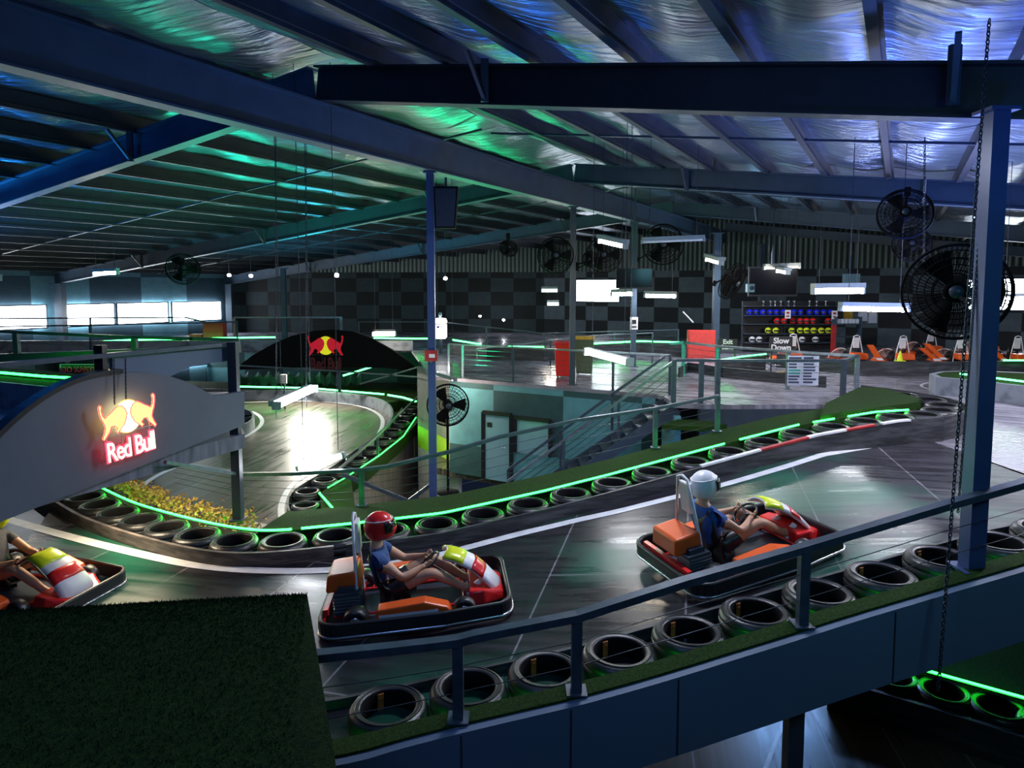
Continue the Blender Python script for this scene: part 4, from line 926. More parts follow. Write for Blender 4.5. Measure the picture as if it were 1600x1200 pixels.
    a = [Vector((x, y, .09)) for x, y in ((.58, .36), (.74, .38), (.98, .26), (.98, -.26), (.74, -.38), (.58, -.36))]
    b = [Vector((x, y, z)) for x, y, z in ((.58, .33, .24), (.74, .34, .25), (.95, .22, .17), (.95, -.22, .17), (.74, -.34, .25), (.58, -.33, .24))]
    ns.add(a + b, [(0, 1, 2, 3, 4, 5)[::-1], (6, 7, 8, 9, 10, 11)] + [(i, (i + 1) % 6, 6 + (i + 1) % 6, 6 + i) for i in range(6)])
    bevel(obj('nose_cone', ns, M[front], t), .025, 3)
    pn = None
    def shield(u0, u1, off):
        gx = MB(); v = []; K = 5
        for i in range(K):
            u = u0 + (u1 - u0) * i / (K - 1); x = .38 + .56 * u ** .9; z = .61 - .13 * u - .30 * u * u; hw = .17 + .07 * u
            for j in range(9):
                y = hw * (j / 4 - 1); v.append(Vector((x - .06 * (y / hw) ** 2, y, z + off - .05 * (y / hw) ** 4)))
        gx.add(v, [(i * 9 + j, i * 9 + j + 1, (i + 1) * 9 + j + 1, (i + 1) * 9 + j) for i in range(K - 1) for j in range(8)], 0, True); return gx
    def sol(o, w_=.02): q = o.modifiers.new('thick', 'SOLIDIFY'); q.thickness = w_; q.offset = -1; return o
    pn = sol(obj('front_fairing', shield(0, 1, 0), M['whitep'], t), .03)
    sol(obj('fairing_top', shield(0, .34, .004), M['yelpl'] if front != 'orange' else M['orange'], pn), .006)
    sol(obj('fairing_stripe', shield(.5, .72, .004), M['redpl'], pn), .006)
    # engine and tank
    en = obj('engine', MB().box((-.70, -.22, .25), (.26, .24, .22)).box((-.70, -.22, .38), (.18, .16, .06)).box((-.56, -.22, .25), (.04, .2, .16)), M['steelD'], t)
    eb = MB()
    for k in range(5): eb.box((-.70, -.22, .18 + k * .035), (.28, .26, .008))
    obj('cooling_fins', eb, M['alu'], en)
    tk = obj('rear_cover', MB().prism([Vector((x, -.24, z)) for x, z in ((-.93, .34), (-.90, .53), (-.60, .55), (-.56, .36))], (0, .48, 0)), M['orange'], t); bevel(tk, .03, 3)
    obj('rear_guard', MB().box((-.90, 0, .24), (.05, .9, .06)).box((-.93, 0, .17), (.04, 1.0, .04)), M['redpl'], t)
    rb = MB()
    for s in (-1, 1): rb.tube([(-.60, s * .25, .13), (-.60, s * .22, .5), (-.60, s * .09, 1.08), (-.6, 0, 1.11)], .017, 8)
    obj('roll_bar', rb, M['whitep'], t)
    hr = obj('head_rest', MB().box((-.575, 0, .86), (.05, .2, .34)), M['whitep'], t); bevel(hr, .015, 2)
    return t
# ------------------------------------------------------------------ drivers
def skin_mesh(name, nodes, edges, root, sub=1, scale=1.0):
    me = bpy.data.meshes.new(name); ks = list(nodes); ix = {k: i for i, k in enumerate(ks)}
    me.from_pydata([nodes[k][0] for k in ks], [(ix[a], ix[b]) for a, b in edges], []); o = bpy.data.objects.new(name, me); C.objects.link(o)
    o.modifiers.new('skin', 'SKIN'); 
    if not me.skin_vertices: 
        bpy.context.view_layer.objects.active = o
    sv = me.skin_vertices[0].data if me.skin_vertices else None
    if sv is None:
        return o, None
    for k in ks:
        rr = nodes[k][1]; rr = rr if isinstance(rr, tuple) else (rr, rr); sv[ix[k]].radius = rr; sv[ix[k]].use_root = (k == root)
    s = o.modifiers.new('sub', 'SUBSURF'); s.levels = sub; s.render_levels = sub
    bpy.context.view_layer.update()
    m2 = bpy.data.meshes.new_from_object(o.evaluated_get(bpy.context.evaluated_depsgraph_get())); bpy.data.objects.remove(o)
    m2.name = name; m2.polygons.foreach_set('use_smooth', [True] * len(m2.polygons)); return m2
def body_nodes(lean=0):
    n = {'pelvis': ((-.30, 0, .24), (.15, .13)), 'waist': ((-.34, 0, .40), (.14, .105)), 'chest': ((-.38, 0, .58), (.165, .12)), 'neckb': ((-.39, 0, .72), (.09, .085)), 'neck': ((-.375, 0, .80), .055), 'head': ((-.35, 0, .90), .085), 'crown': ((-.345, 0, .99), .07)}
    e = [('pelvis', 'waist'), ('waist', 'chest'), ('chest', 'neckb'), ('neckb', 'neck'), ('neck', 'head'), ('head', 'crown')]
    for s, k in ((1, 'l'), (-1, 'r')):
        n.update({k + 'sh': ((-.37, s * .18, .66), .07), k + 'el': ((-.12, s * .27, .44), .047), k + 'fa': ((-.02, s * .23, .46), .043), k + 'wr': ((.08, s * .165, .49), .028), k + 'pa': ((.135, s * .15, .505), (.034, .018)),
                  k + 'hip': ((-.24, s * .10, .24), .095), k + 'th': ((-.02, s * .16, .36), .088), k + 'kn': ((.20, s * .20, .44), .062), k + 'ca': ((.36, s * .17, .33), .058), k + 'an': ((.58, s * .13, .17), .036), k + 'he': ((.585, s * .13, .135), .036), k + 'to': ((.68, s * .13, .22), (.04, .025))})
        e += [('chest', k + 'sh'), (k + 'sh', k + 'el'), (k + 'el', k + 'fa'), (k + 'fa', k + 'wr'), (k + 'wr', k + 'pa'), ('pelvis', k + 'hip'), (k + 'hip', k + 'th'), (k + 'th', k + 'kn'), (k + 'kn', k + 'ca'), (k + 'ca', k + 'an'), (k + 'an', k + 'he'), (k + 'an', k + 'to')]
    return n, e
def make_driver(label, loc, rot, shirt, helmet, visor, legcol=None):
    t = thing('person', label, 'person', loc, rot=rot)
    n, e = body_nodes(); me = skin_mesh('body', n, e, 'pelvis', 1); me.materials.clear(); me.materials.append(M['skin'])
    # fingers closed round the rim, joined into the body mesh
    bm = bmesh.new(); bm.from_mesh(me)
    for s in (1, -1):
        rim = Vector((.16, 0, .47)); base = Vector((.135, s * .15, .505))
        for k in range(5):
            th = (k - 2) * .019
            o0 = base + Vector((.004 - th * .75 if k < 4 else -.02, s * .004, -th * .9)); 
            if k < 4:
                L = (.030, .034, .032, .026)[k]; pts = [o0, o0 + Vector((L * .75, -s * .004, .014)), o0 + Vector((L * 1.25, -s * .014, -.006)), o0 + Vector((L * .95, -s * .026, -.024))]
            else: pts = [base + Vector((-.01, -s * .008, .012)), base + Vector((.006, -s * .026, .018)), base + Vector((.026, -s * .034, .008))]
            f = MB().tube(pts, [.0095, .0088, .008, .0065][:len(pts)], 6); off = len(bm.verts)
            vv = [bm.verts.new(p) for p in f.v]
            for q in f.f:
                try: bm.faces.new([vv[i] for i in q])
                except ValueError: pass
    # face : nose, ears inside the helmet opening
    for c, r0 in (((-.262, 0, .915), .016), ((-.345, .088, .92), .02), ((-.345, -.088, .92), .02)):
        bmesh.ops.create_icosphere(bm, subdivisions=1, radius=r0, matrix=Matrix.Translation(c))
    bm.to_mesh(me); bm.free()
    for p in me.polygons: p.use_smooth = True
    b = bpy.data.objects.new('body', me); C.objects.link(b); b.parent = t
    sn = {k: (v[0], tuple(x * 1.13 for x in v[1]) if isinstance(v[1], tuple) else v[1] * 1.15) for k, v in n.items() if k in ('pelvis', 'waist', 'chest', 'neckb', 'lsh', 'rsh')}
    for s, k in ((1, 'l'), (-1, 'r')): sn[k + 'sl'] = ((-.25, s * .225, .555), .068)
    ms = skin_mesh('shirt', sn, [('pelvis', 'waist'), ('waist', 'chest'), ('chest', 'neckb'), ('chest', 'lsh'), ('chest', 'rsh'), ('lsh', 'lsl'), ('rsh', 'rsl')], 'pelvis', 1); ms.materials.clear(); ms.materials.append(shirt)
    o = bpy.data.objects.new('shirt', ms); C.objects.link(o); o.parent = t
    pn = {k: (n[k][0], tuple(x * 1.16 for x in n[k][1]) if isinstance(n[k][1], tuple) else n[k][1] * 1.14) for k in ('pelvis', 'lhip', 'rhip', 'lth', 'rth')}
    mp_ = skin_mesh('shorts', pn, [('pelvis', 'lhip'), ('lhip', 'lth'), ('pelvis', 'rhip'), ('rhip', 'rth')], 'pelvis', 1); mp_.materials.clear(); mp_.materials.append(legcol or M['black'])
    o = bpy.data.objects.new('shorts', mp_); C.objects.link(o); o.parent = t
    for s in (1, -1):
        sh = MB(); sh.tube([(.555, s * .13, .125), (.60, s * .13, .14), (.66, s * .13, .20), (.715, s * .13, .255)], [.036, .046, .044, .03], 10); so = obj('shoe', sh, M['whitep'], t)
    # helmet : shell with a visor and chin bar
    hc = Vector((-.335, 0, .935)); hm_ = MB(); v = []; NU, NV = 24, 14
    for i in range(NV + 1):
        ph = math.pi * (i / NV) * .80
        for j in range(NU):
            a = 2 * math.pi * j / NU; rx = .168 + (.02 if math.cos(a) > .3 and ph > 1.5 else 0); v.append(hc + Vector((rx * math.sin(ph) * math.cos(a), .142 * math.sin(ph) * math.sin(a), .165 * math.cos(ph))))
    f = [(i * NU + j, i * NU + (j + 1) % NU, (i + 1) * NU + (j + 1) % NU, (i + 1) * NU + j) for i in range(NV) for j in range(NU)]
    hm_.add(v, f, 0, True); ho = obj('helmet', hm_, helmet, t); q = ho.modifiers.new('thick', 'SOLIDIFY'); q.thickness = .012
    vz = MB(); vv = []
    for i in range(5):
        ph = R(66 + i * 10.5)
        for j in range(13):
            a = R(-68 + j * 136 / 12); vv.append(hc + Vector((.180 * math.sin(ph) * math.cos(a) + .002, .150 * math.sin(ph) * math.sin(a), .172 * math.cos(ph))))
    vz.add(vv, [(i * 13 + j, i * 13 + j + 1, (i + 1) * 13 + j + 1, (i + 1) * 13 + j) for i in range(4) for j in range(12)], 0, True)
    vo = obj('visor', vz, visor, ho); q = vo.modifiers.new('thick', 'SOLIDIFY'); q.thickness = .004
    obj('helmet_stripe', MB().tube([hc + Vector((.172 * math.cos(a) * math.sin(1.05), .146 * math.sin(a) * math.sin(1.05), .167 * math.cos(1.05))) for a in [2 * math.pi * k / 24 for k in range(24)]], .006, 5, closed=True), M['whitep'], ho)
    return t
M['navy'] = mat('navy_shirt', (.02, .07, .22), (.015, .05, .17), 14, .8, 0, .3); M['blues'] = mat('blue_shirt', (.02, .12, .45), (.015, .09, .35), 14, .8, 0, .3)
M['greys'] = mat('grey_shirt', (.12, .12, .14), (.08, .08, .1), 14, .8, 0, .3); M['visor'] = mat('dark_visor', (.01, .015, .012), None, 4, .12)
def place_kart(px, py, D, yaw, pitch, label, plabel, shirt, helmet, front='redpl'):
    p = aD(px, py, D); p.z = Zs(p.x) + .004
    rot = (0, -R(pitch), R(yaw)); k = make_kart(label, p, rot, front=front); d = make_driver(plabel, p, rot, shirt, helmet, M['visor']); return k
place_kart(652, 950, 7.2, 6, 4, 'red and orange go-kart with a yellow-topped front, foremost one in the middle of the track', 'person in a red helmet and navy shirt driving the middle go-kart', M['navy'], M['redpl'])
place_kart(1152, 880, 7.4, 19, 8, 'red and orange go-kart climbing the ramp behind the near handrail', 'person in a white and blue helmet and blue shirt driving the right go-kart', M['blues'], M['whitep'])
place_kart(28, 920, 7.7, -12, -2, 'go-kart with a red front coming out from under the grey arch at the left edge', 'person in a yellow-green helmet driving out from under the grey arch', M['greys'], M['yelpl'])
# ------------------------------------------------------------------ hanging tube lights
def tube_light(p, q, label, warm=False, lit=True, r=.02, wires=True, top=None, hous='grey', hh=.09, group=None, slim=False):
    p = Vector(p); q = Vector(q); c = (p + q) / 2; t = thing('tube_light', label, 'light', c, group=group)
    up = Vector((0, 0, 1)); d = (q - p).normalized()
    M['hous'] = M.get('hous') or mat('grey_green_housing', (.3, .36, .36), (.25, .3, .3), 5, .5)
    low = c.z < 1.6
    if low:
        aw = Vector((d.y, -d.x, 0)).normalized(); aw = aw if aw.x < 0 else -aw
        if abs(d.y) < .2: aw = Vector((0, 1, 0))
        o_ = up * (r * .6) + aw * (r + hh * .35); sl_ = slim or 0
        if sl_: o_ = up * (r * .95)
        obj('housing', MB().bar(p + o_, q + o_, r * 1.1 if sl_ else hh * .9, r * .7 if sl_ else hh * .9), M['hous'], t, 'w')
    else: obj('housing', MB().bar(p + up * (r + hh * .5), q + up * (r + hh * .5), hh * 2.4, hh), M['hous'], t, 'w')
    obj('diffuser_tube', MB().tube([p + d * .03, q - d * .03], r, 10), (M['tubeW'] if warm else M['tube']) if lit else M['whitep'], t, 'w')
    for e in (p, q): obj('end_cap', MB().bar(e - d * .02, e + d * .02, hh * 1.5, hh * 1.3), M['hous'], t, 'w')
    if wires:
        for e in (p.lerp(q, .12), p.lerp(q, .88)):
            tt = (e - G0).dot(r_); z = Zr(tt) + .61 if top is None else top
            obj('suspension_wire', MB().tube([e + up * (r + hh), Vector((e.x, e.y, z))], .006, 5), M['cable'], t, 'w')
    return t
TL = [((432, 634, 10.6), (491, 607, 12.3), 'big grey hanging tube light over the lower track, its pink end towards us', False, .055),
      ((466, 732, 10.5), (537, 711, 10.5), 'bright hanging tube light just above the middle handrail at the left', False, .04),
      ((918, 549, 13), (984, 566, 12), 'large bright tube light hanging in front of the bins', False, .065),
      ((1313, 482, 11.5), (1418, 484, 11.5), 'long bright tube light nearest to the big fan at the right', False, .04),
      ((1270, 455, 17), (1348, 454, 17), 'long bright tube light hanging above the helmet rack', False, .07),
      ((938, 376, 15), (977, 385, 14.2), 'pinkish slanted tube light in front of the column fans', True, .05),
      ((1106, 405, 17), (1127, 411, 16), 'small slanted tube light on the pale column by the far red box', True, .05),
      ((1216, 423, 20), (1231, 426, 19), 'tiny bright tube light in front of the wide screen', True, .05),
      ((846, 454, 28), (871, 454, 28), 'upper one of two small tube lights on the checkered wall left of the dark column', False, .06),
      ((855, 475, 30), (873, 475, 30), 'lower one of two small tube lights on the checkered wall left of the dark column', True, .06),
      ((955, 460, 22), (988, 459, 22), 'tube light right below the hanging black screen', False, .06),
      ((1007, 462, 22), (1056, 463, 22), 'tube light on the right of the column below the black screen', False, .055),
      ((681, 584, 19.2), (711, 593, 18.6), 'warm tube light above the pedestal fan', True, .05),
      ((582, 522, 27), (618, 522, 27), 'warm tube light right of the black arch', True, .07),
      ((146, 428, 17), (184, 426, 17), 'warm tube light at the end of the left rafter', True, .04),
      ((1560, 467, 12), (1640, 464, 12), 'tube light at the right edge behind the tall column', False, .03),
      ((0, 436, 20), (-40, 434, 20), 'tube light at the far left edge', True, .05)]
for a, b, l, w_, r0 in TL: tube_light(aD(*a), aD(*b), l, w_, True, r0, hh=r0 * 1.8, slim=('middle handrail' in l or 'bins' in l))
tube_light(aD(1003, 378, 14), aD(1100, 374, 14), 'long unlit grey tube light in front of the girder', False, False, .03, hh=.06)
tube_light(aD(1194, 419, 20), aD(1249, 417, 20), 'unlit grey tube light above the wide screen', False, False, .04, hh=.08)
for i, (x, y, D, nm) in enumerate([(526, 430, 20, 'small bright bulb light under the third left rafter'), (358, 430, 25, 'small round lamp left of the third rafter end'), (392, 431, 25, 'small round lamp right of the third rafter end'), (696, 435, 24, 'small round lamp right of the blue column'), (750, 494, 38, 'round white spot lamp on the checkered wall'), (787, 500, 38, 'tiny round lamp on the checkered wall, right of the white one')]):
    p = aD(x, y, D); t = thing('spot_lamp', nm, 'light', p); obj('bulb', MB().lathe([(.001, -.06), (.05, -.045), (.07, 0), (.05, .045), (.001, .06)], 12), M['tube'], t)
    z = (Zr((p - G0).dot(r_)) + .70) if D < 30 else p.z
    obj('stem', MB().tube([(0, 0, .05), (0, 0, z - p.z)], .008, 5) if D < 30 else MB().tube([(0, .05, 0), (0, 2.0, 0)], .02, 6), M['steelD'], t)
# ------------------------------------------------------------------ fans
def fan(p, Rr, yaw, label, mount=None, tilt=0, nw=60, sc=1, group=None):
    yaw = yaw * .5 - math.degrees(math.atan2(p.x, p.y))
    t = thing('wall_fan' if mount != 'ped' else 'pedestal_fan', label, 'fan', p, group=group, rot=(R(tilt), 0, R(yaw)))
    cg = MB(); k = Rr / .38; wr = .0048 * max(1, k)
    for rr, y, w2 in ((.88, -.06, 1), (.58, -.095, 1), (1, -.02, 2.6), (1, .06, 2), (.72, -.085, 1), (.45, -.10, 1), (.2, -.11, 2), (.72, .11, 1), (.4, .13, 1.4)):
        cg.tube([(Rr * rr * math.cos(a), y * k, Rr * rr * math.sin(a)) for a in [2 * math.pi * j / 40 for j in range(40)]], wr * w2, 4, closed=True)
    for j in range(nw):
        a = 2 * math.pi * j / nw; c, s = math.cos(a), math.sin(a)
        cg.tube([(Rr * q * math.cos(a + (1 - q) * .35), y * k, Rr * q * math.sin(a + (1 - q) * .35)) for q, y in ((.12, -.115), (.45, -.10), (.75, -.08), (1, -.02))], wr * .8, 3, cap=False)
        if j % 2 == 0: cg.tube([(Rr * q * c, y * k, Rr * q * s) for q, y in ((1, .06), (.72, .11), (.25, .14))], wr * .8, 3, cap=False)
    obj('cage', cg, M['matblack'], t)
    for j in range(3):
        a0 = 2 * math.pi * j / 3; v = []
        for q in (.15, .4, .65, .88):
            for h in (-.5, 0, .5):
                a = a0 + h * (.75 if q > .3 else .5); v.append(Vector((Rr * q * math.cos(a), .02 * k * (-h * 2) , Rr * q * math.sin(a))))
        b = obj('blade', MB().add(v, [(i * 3 + m_, i * 3 + m_ + 1, (i + 1) * 3 + m_ + 1, (i + 1) * 3 + m_) for i in range(3) for m_ in range(2)], 0, True), M['matblack'], t); q_ = b.modifiers.new('thick', 'SOLIDIFY'); q_.thickness = .006
    Mt = Matrix.Rotation(R(90), 4, 'X')
    obj('motor', MB().lathe([(.001, .10 * k), (.05 * k, .095 * k), (.055 * k, -.02 * k), (.085 * k, -.06 * k), (.09 * k, -.20 * k), (.05 * k, -.25 * k), (.001, -.25 * k)], 18, Mt), M['matblack'], t)
    obj('hub_badge', MB().lathe([(.001, .128 * k), (.05 * k, .126 * k), (.055 * k, .11 * k)], 16, Mt), M['steelD'], t)
    if mount is not None:
        mb = MB()
        if mount == 'ped':
            h = p.z + 2.85; mb.tube([(0, .15, 0), (0, .15, -h + .04)], .035, 10).lathe([(.3, -h), (.3, -h + .04), (.05, -h + .07)], 20, Matrix.Translation((0, .15, 0)))
        else:
            q = Matrix.Rotation(-R(yaw), 3, 'Z') @ (Vector(mount) - p); mb.tube([(0, .18 * k, 0), (q.x * .3, q.y * .5 + .1, q.z * .2 - .05), q], .022, 8).box(q, (.08, .08, .14))
        obj('stand' if mount == 'ped' else 'bracket_arm', mb, M['matblack'], t)
    return t
fan(aD(868, 399, 17.4), .46, 12, 'black cage fan on the left side of the dark column', cB + Vector((-.07, 0, 3.35)))
fan(aD(944, 398, 17.6), .46, -8, 'black cage fan right of the dark column, behind the pinkish tube', cB + Vector((.09, .05, 3.3)))
fan(aD(922, 405, 17.3), .20, -25, 'small cage fan just right of the dark column', cB + Vector((.09, 0, 3.2)))
fan(aD(1036, 382, 21), .62, 10, 'cage fan right of the steel column below the long unlit tube', cC + Vector((.1, 0, 3.6)))
fan(aD(1414, 334, 9.2), .335, 10, 'dark cage fan hanging under the second right rafter', aD(1420, 282, 9.8), -12)
fan(aD(1425, 382, 14), .36, 8, 'smaller dark cage fan below and behind the upper right fan', aD(1425, 350, 14.4), -15)
fan(aD(1493, 456, 6.75), .468, 6, 'biggest black cage fan, close behind the tall right column', Vector((4.25, 6.1, 2.55)), 0, 64)
fan(aD(700, 633, 17.6), .55, 12, 'tall pedestal fan behind the blue column at the lower level', 'ped')
fan(aD(286, 420, 17), .40, 20, 'cage fan hanging near the left windows', aD(286, 400, 17.3), -20)
fan(aD(795, 388, 15.2), .2, 30, 'small dark fan under the third left rafter', aD(797, 362, 15.3), -30)
fan(aD(1145, 440, 18), .5, 125, 'dark fan beside the pale column, seen edge on', aD(1120, 455, 18.3), 25)
# ------------------------------------------------------------------ screens
def tv(p, w_, h, yaw, label, top=None):
    t = thing('flat_screen', label, 'screen', p, yaw_ := R(yaw)); obj('casing', MB().box((0, .03, 0), (w_, .06, h)), M['black'], t)
    obj('screen_glass', MB().box((0, -.003, .01), (w_ * .95, .008, h * .9)), M['screen'], t)
    obj('mount', MB().box((0, .1, h * .5), (.08, .08, h)).box((0, .1, (h * .5 + Zr((p - G0).dot(r_)) + .70 - p.z) / 2), (.04, .04, Zr((p - G0).dot(r_)) + .70 - p.z - h * .5)), M['steelD'], t); return t
tv(aD(991, 435, 20.5), 1.1, .62, -6, 'black screen hanging in front of the louvred window')
tv(aD(1208, 440, 24), 1.75, 1.05, 0, 'wide black projection screen left of the hanging tube light')
# ------------------------------------------------------------------ loudspeaker at the blue column
sp_ = thing('loudspeaker', 'black trapezoid loudspeaker hanging at the top of the blue column', 'loudspeaker', aD(697, 326, 12.4))
w0 = .24
obj('cabinet', MB().add([(-.21, -.15, .38), (.23, -.15, .38), (.23, .15, .38), (-.21, .15, .38), (-.2, -.12, -.36), (.17, -.12, -.36), (.17, .12, -.36), (-.2, .12, -.36)], [(0, 1, 2, 3), (4, 5, 6, 7), (0, 1, 5, 4), (1, 2, 6, 5), (2, 3, 7, 6), (3, 0, 4, 7)]), M['matblack'], sp_)
obj('grille', MB().add([(-.18, -.157, .34), (.20, -.157, .34), (.15, -.13, -.33), (-.17, -.13, -.33)], [(0, 1, 2, 3)]), M['black'], sp_)
obj('bracket', MB().box((0, 0, .46), (.04, .04, .2)), M['steelD'], sp_)
# ------------------------------------------------------------------ small things
al = thing('alarm_box', 'dark red alarm box with a white label on the blue column', 'box', Vector((cA.x, cA.y - .11, aD(674, 556, 12.7).z)))
obj('box_body', MB().box((0, 0, 0), (.24, .08, .20)), M['redp'], al); obj('box_label', MB().box((.02, -.045, 0), (.11, .01, .07)), M['whitep'], al); obj('bell', MB().lathe([(.001, -.14), (.03, -.13), (.035, -.1)], 12), M['alu'], al)
jar = thing('lit_sign', 'glowing white drum-shaped sign right of the blue column', 'sign', aD(688, 512, 26))
Mj = Matrix.Rotation(0, 4, 'X')
M['glow'] = mat('glowing_white_panel', (1, 1, 1), None, 4, .5, emit=(1, .95, .95), es=3)
obj('glowing_drum', MB().lathe([(.001, -.42), (.2, -.42), (.25, -.36), (.25, .2), (.27, .24), (.25, .3), (.22, .36), (.001, .38)], 24), M['glow'], jar)
obj('dark_band', MB().lathe([(.256, .14), (.27, .16), (.256, .18)], 24), M['black'], jar); obj('cap', MB().lathe([(.001, .6), (.06, .58), (.07, .45), (.001, .38)], 14), M['glassT'], jar)
obj('ink_mark', MB().box((-.06, -.255, .04), (.1, .02, .08)).box((.06, -.255, .06), (.05, .02, .05)), M['bluepl'], jar); obj('pole', MB().box((0, 0, -.7), (.06, .06, .56)), M['steelD'], jar)
def bin_(p, w_, d_, h, mb_, ml, label, handle=True):
    t = thing('wheelie_bin', label, 'bin', p, R(-8))
    k = .82; v = [(-w_ / 2 * k, -d_ / 2 * k, .05), (w_ / 2 * k, -d_ / 2 * k, .05), (w_ / 2 * k, d_ / 2 * k, .05), (-w_ / 2 * k, d_ / 2 * k, .05), (-w_ / 2, -d_ / 2, h), (w_ / 2, -d_ / 2, h), (w_ / 2, d_ / 2, h), (-w_ / 2, d_ / 2, h)]
    b = obj('bin_body', MB().add(v, [(0, 1, 2, 3), (4, 5, 6, 7), (0, 1, 5, 4), (1, 2, 6, 5), (2, 3, 7, 6), (3, 0, 4, 7)]), mb_, t); bevel(b, .02)
    l = obj('lid', MB().prism([Vector((-w_ / 2 - .02, y, z)) for y, z in ((-d_ / 2 - .03, h), (-d_ / 2 - .02, h + .05), (0, h + .09), (d_ / 2 + .02, h + .05), (d_ / 2 + .02, h))], (w_ + .04, 0, 0)), ml, t); bevel(l, .01)
    obj('handle', MB().tube([(-w_ / 2 * .8, d_ / 2 + .02, h + .02), (-w_ / 2 * .8, d_ / 2 + .08, h + .03), (w_ / 2 * .8, d_ / 2 + .08, h + .03), (w_ / 2 * .8, d_ / 2 + .02, h + .02)], .014, 6), mb_, t)
    for s in (-1, 1): obj('wheel', MB().lathe([(.001, -.02), (.09, -.02), (.09, .02), (.001, .02)], 14, Matrix.Translation((s * w_ * .36, d_ / 2 * .9, .09)) @ Matrix.Rotation(R(90), 4, 'Y')), M['black'], t)
    return t
bin_(aZ(880, 589, 0), .50, .5, 1.0, M['redpl'], M['redpl'], 'bright red wheelie bin left of the dark column')
gb_ = bin_(aZ(913, 585, 0), .58, .55, 1.1, M['greenbin'], M['yellowp'], 'dark green wheelie bin with a yellow lid right of the dark column')
obj('sticker', MB().box((.1, -.28, .75), (.2, .02, .16)), M['bluepl'], gb_)
def cupboard(p, w_, d_, h, label, yaw=0):
    t = thing('red_cabinet', label, 'box', p, R(yaw)); obj('cabinet_body', MB().box((0, 0, h / 2), (w_, d_, h)), M['redbox'], t)
    obj('cabinet_door', MB().box((0, -d_ / 2 - .01, h / 2), (w_ * .92, .02, h * .93)), M['redbox'], t); obj('cabinet_side', MB().box((w_ / 2 + .01, 0, h / 2), (.02, d_, h)), M['redp'], t); return t
cupboard(Vector((aD(1095, 533, 25.5).x, 25.5, 0)), 1.0, .4, 1.05, 'large bright red box at the foot of the pale column', -8)
cb = cupboard(Vector((aD(336, 528, 29.2).x, 29.2, 0)), .85, .4, 1.15, 'dark red cupboard at the right end of the bright windows')
cupboard(Vector((aD(308, 528, 29.6).x, 29.6, 0)), .55, .3, .62, 'pinkish red low box beside the dark red cupboard')
tag(obj('pale_stick', MB().tube([aD(1067, 487, 25.2), aD(1083, 504, 25.2)], .025, 6), M['whitep']), 'pale slanting stick above the large red box', 'stick')
nb = thing('notice', 'small white notice on the steel column right of the bins', 'sign', Vector((cC.x, cC.y - .1, aD(990, 505, 22.6).z)))
obj('sheet', MB().box((0, 0, 0), (.26, .01, .42)), M['whitep'], nb); obj('printed_mark', MB().box((0, -.008, .05), (.14, .006, .14)).box((0, -.008, -.12), (.16, .006, .05)), M['black'], nb)
# Slow Down and Exit Lane boards
def board(px0, py0, px1, py1, D, txt, sz, label):
    a, b = aD(px0, py0, D), aD(px1, py1, D); c = (a + b) / 2; t = thing('sign_board', label, 'sign', c)
    obj('board', MB().box((0, .02, 0), (abs(b.x - a.x), .03, abs(a.z - b.z))), M['black'], t); text(txt, sz, M['whitep'], t, (0, 0, -.01), .003, .006, line=.85)
    for s in (-1, 1): obj('leg', MB().box((s * abs(b.x - a.x) * .4, .03, -abs(a.z - b.z) / 2 - (c.z - abs(a.z - b.z) / 2) / 2), (.04, .03, c.z - abs(a.z - b.z) / 2)), M['black'], t)
    return t
board(1203, 526, 1238, 549, 20, 'Slow\nDown', .24, 'black board with the white words Slow Down')
board(1122, 530, 1152, 546, 21.5, 'Exit\nLane', .2, 'black board with white lettering left of the Slow Down board')
def poster(x0, y0, x1, y1, D, label, seed, col):
    a, b = aD(x0, y0, D), aD(x1, y1, D); c = (a + b) / 2; W_, H_ = abs(b.x - a.x), abs(a.z - b.z); random.seed(seed)
    t = thing('notice_board', label, 'sign', c, R(-6)); obj('board', MB().box((0, .01, 0), (W_, .02, H_)), M['notice'], t); mb = MB(); mc = MB()
    for k in range(9):
        z = H_ * (.42 - k * .1); w2 = W_ * random.uniform(.5, .85); obj('printed_band' if k in col else 'printed_line', MB().box((-(W_ * .88 - w2) / 2, -.004, z), (w2, .006, H_ * (.06 if k else .08))), M['tealp'] if k in col else M['inkblue'], t)
    return t
M['notice'] = mat('notice_paper', (.62, .68, .8), (.55, .6, .72), 6, .5); M['inkblue'] = mat('blue_black_ink', (.04, .06, .13), None, 5, .6); M['tealp'] = mat('teal_ink', (.02, .35, .3), None, 5, .6)
dback = back_[0].lerp(back_[1], .6).y
poster(1232, 556, 1253, 603, 17.3, 'left white notice board with a teal band on the deck railing', 2, (4, 5)); poster(1255, 556, 1278, 603, 17.2, 'right white notice board on the deck railing', 3, (11,))
# ------------------------------------------------------------------ helmet rack
def helmet_proto(m):
    t = thing('helmet', 'x', 'helmet', (0, 0, 0)); v = []; NU, NV = 14, 8
    for i in range(NV + 1):
        ph = math.pi * i / NV * .82
        for j in range(NU): a = 2 * math.pi * j / NU; v.append(Vector((.14 * math.sin(ph) * math.cos(a), .155 * math.sin(ph) * math.sin(a), .14 * math.cos(ph) + .125)))
    obj('shell', MB().add(v, [(i * NU + j, i * NU + (j + 1) % NU, (i + 1) * NU + (j + 1) % NU, (i + 1) * NU + j) for i in range(NV) for j in range(NU)], 0, True), m, t)
    vz = [Vector((.146 * math.sin(p) * math.sin(a), -.161 * math.sin(p) * math.cos(a), .146 * math.cos(p) + .125)) for p in (R(72), R(88), R(104)) for a in [R(-62 + k * 15.5) for k in range(9)]]
    obj('visor', MB().add(vz, [(i * 9 + j, i * 9 + j + 1, (i + 1) * 9 + j + 1, (i + 1) * 9 + j) for i in range(2) for j in range(8)], 0, True), M['black'], t); return t
HD = 27.5
def shelfz(py): return aD(1240, py, HD).z
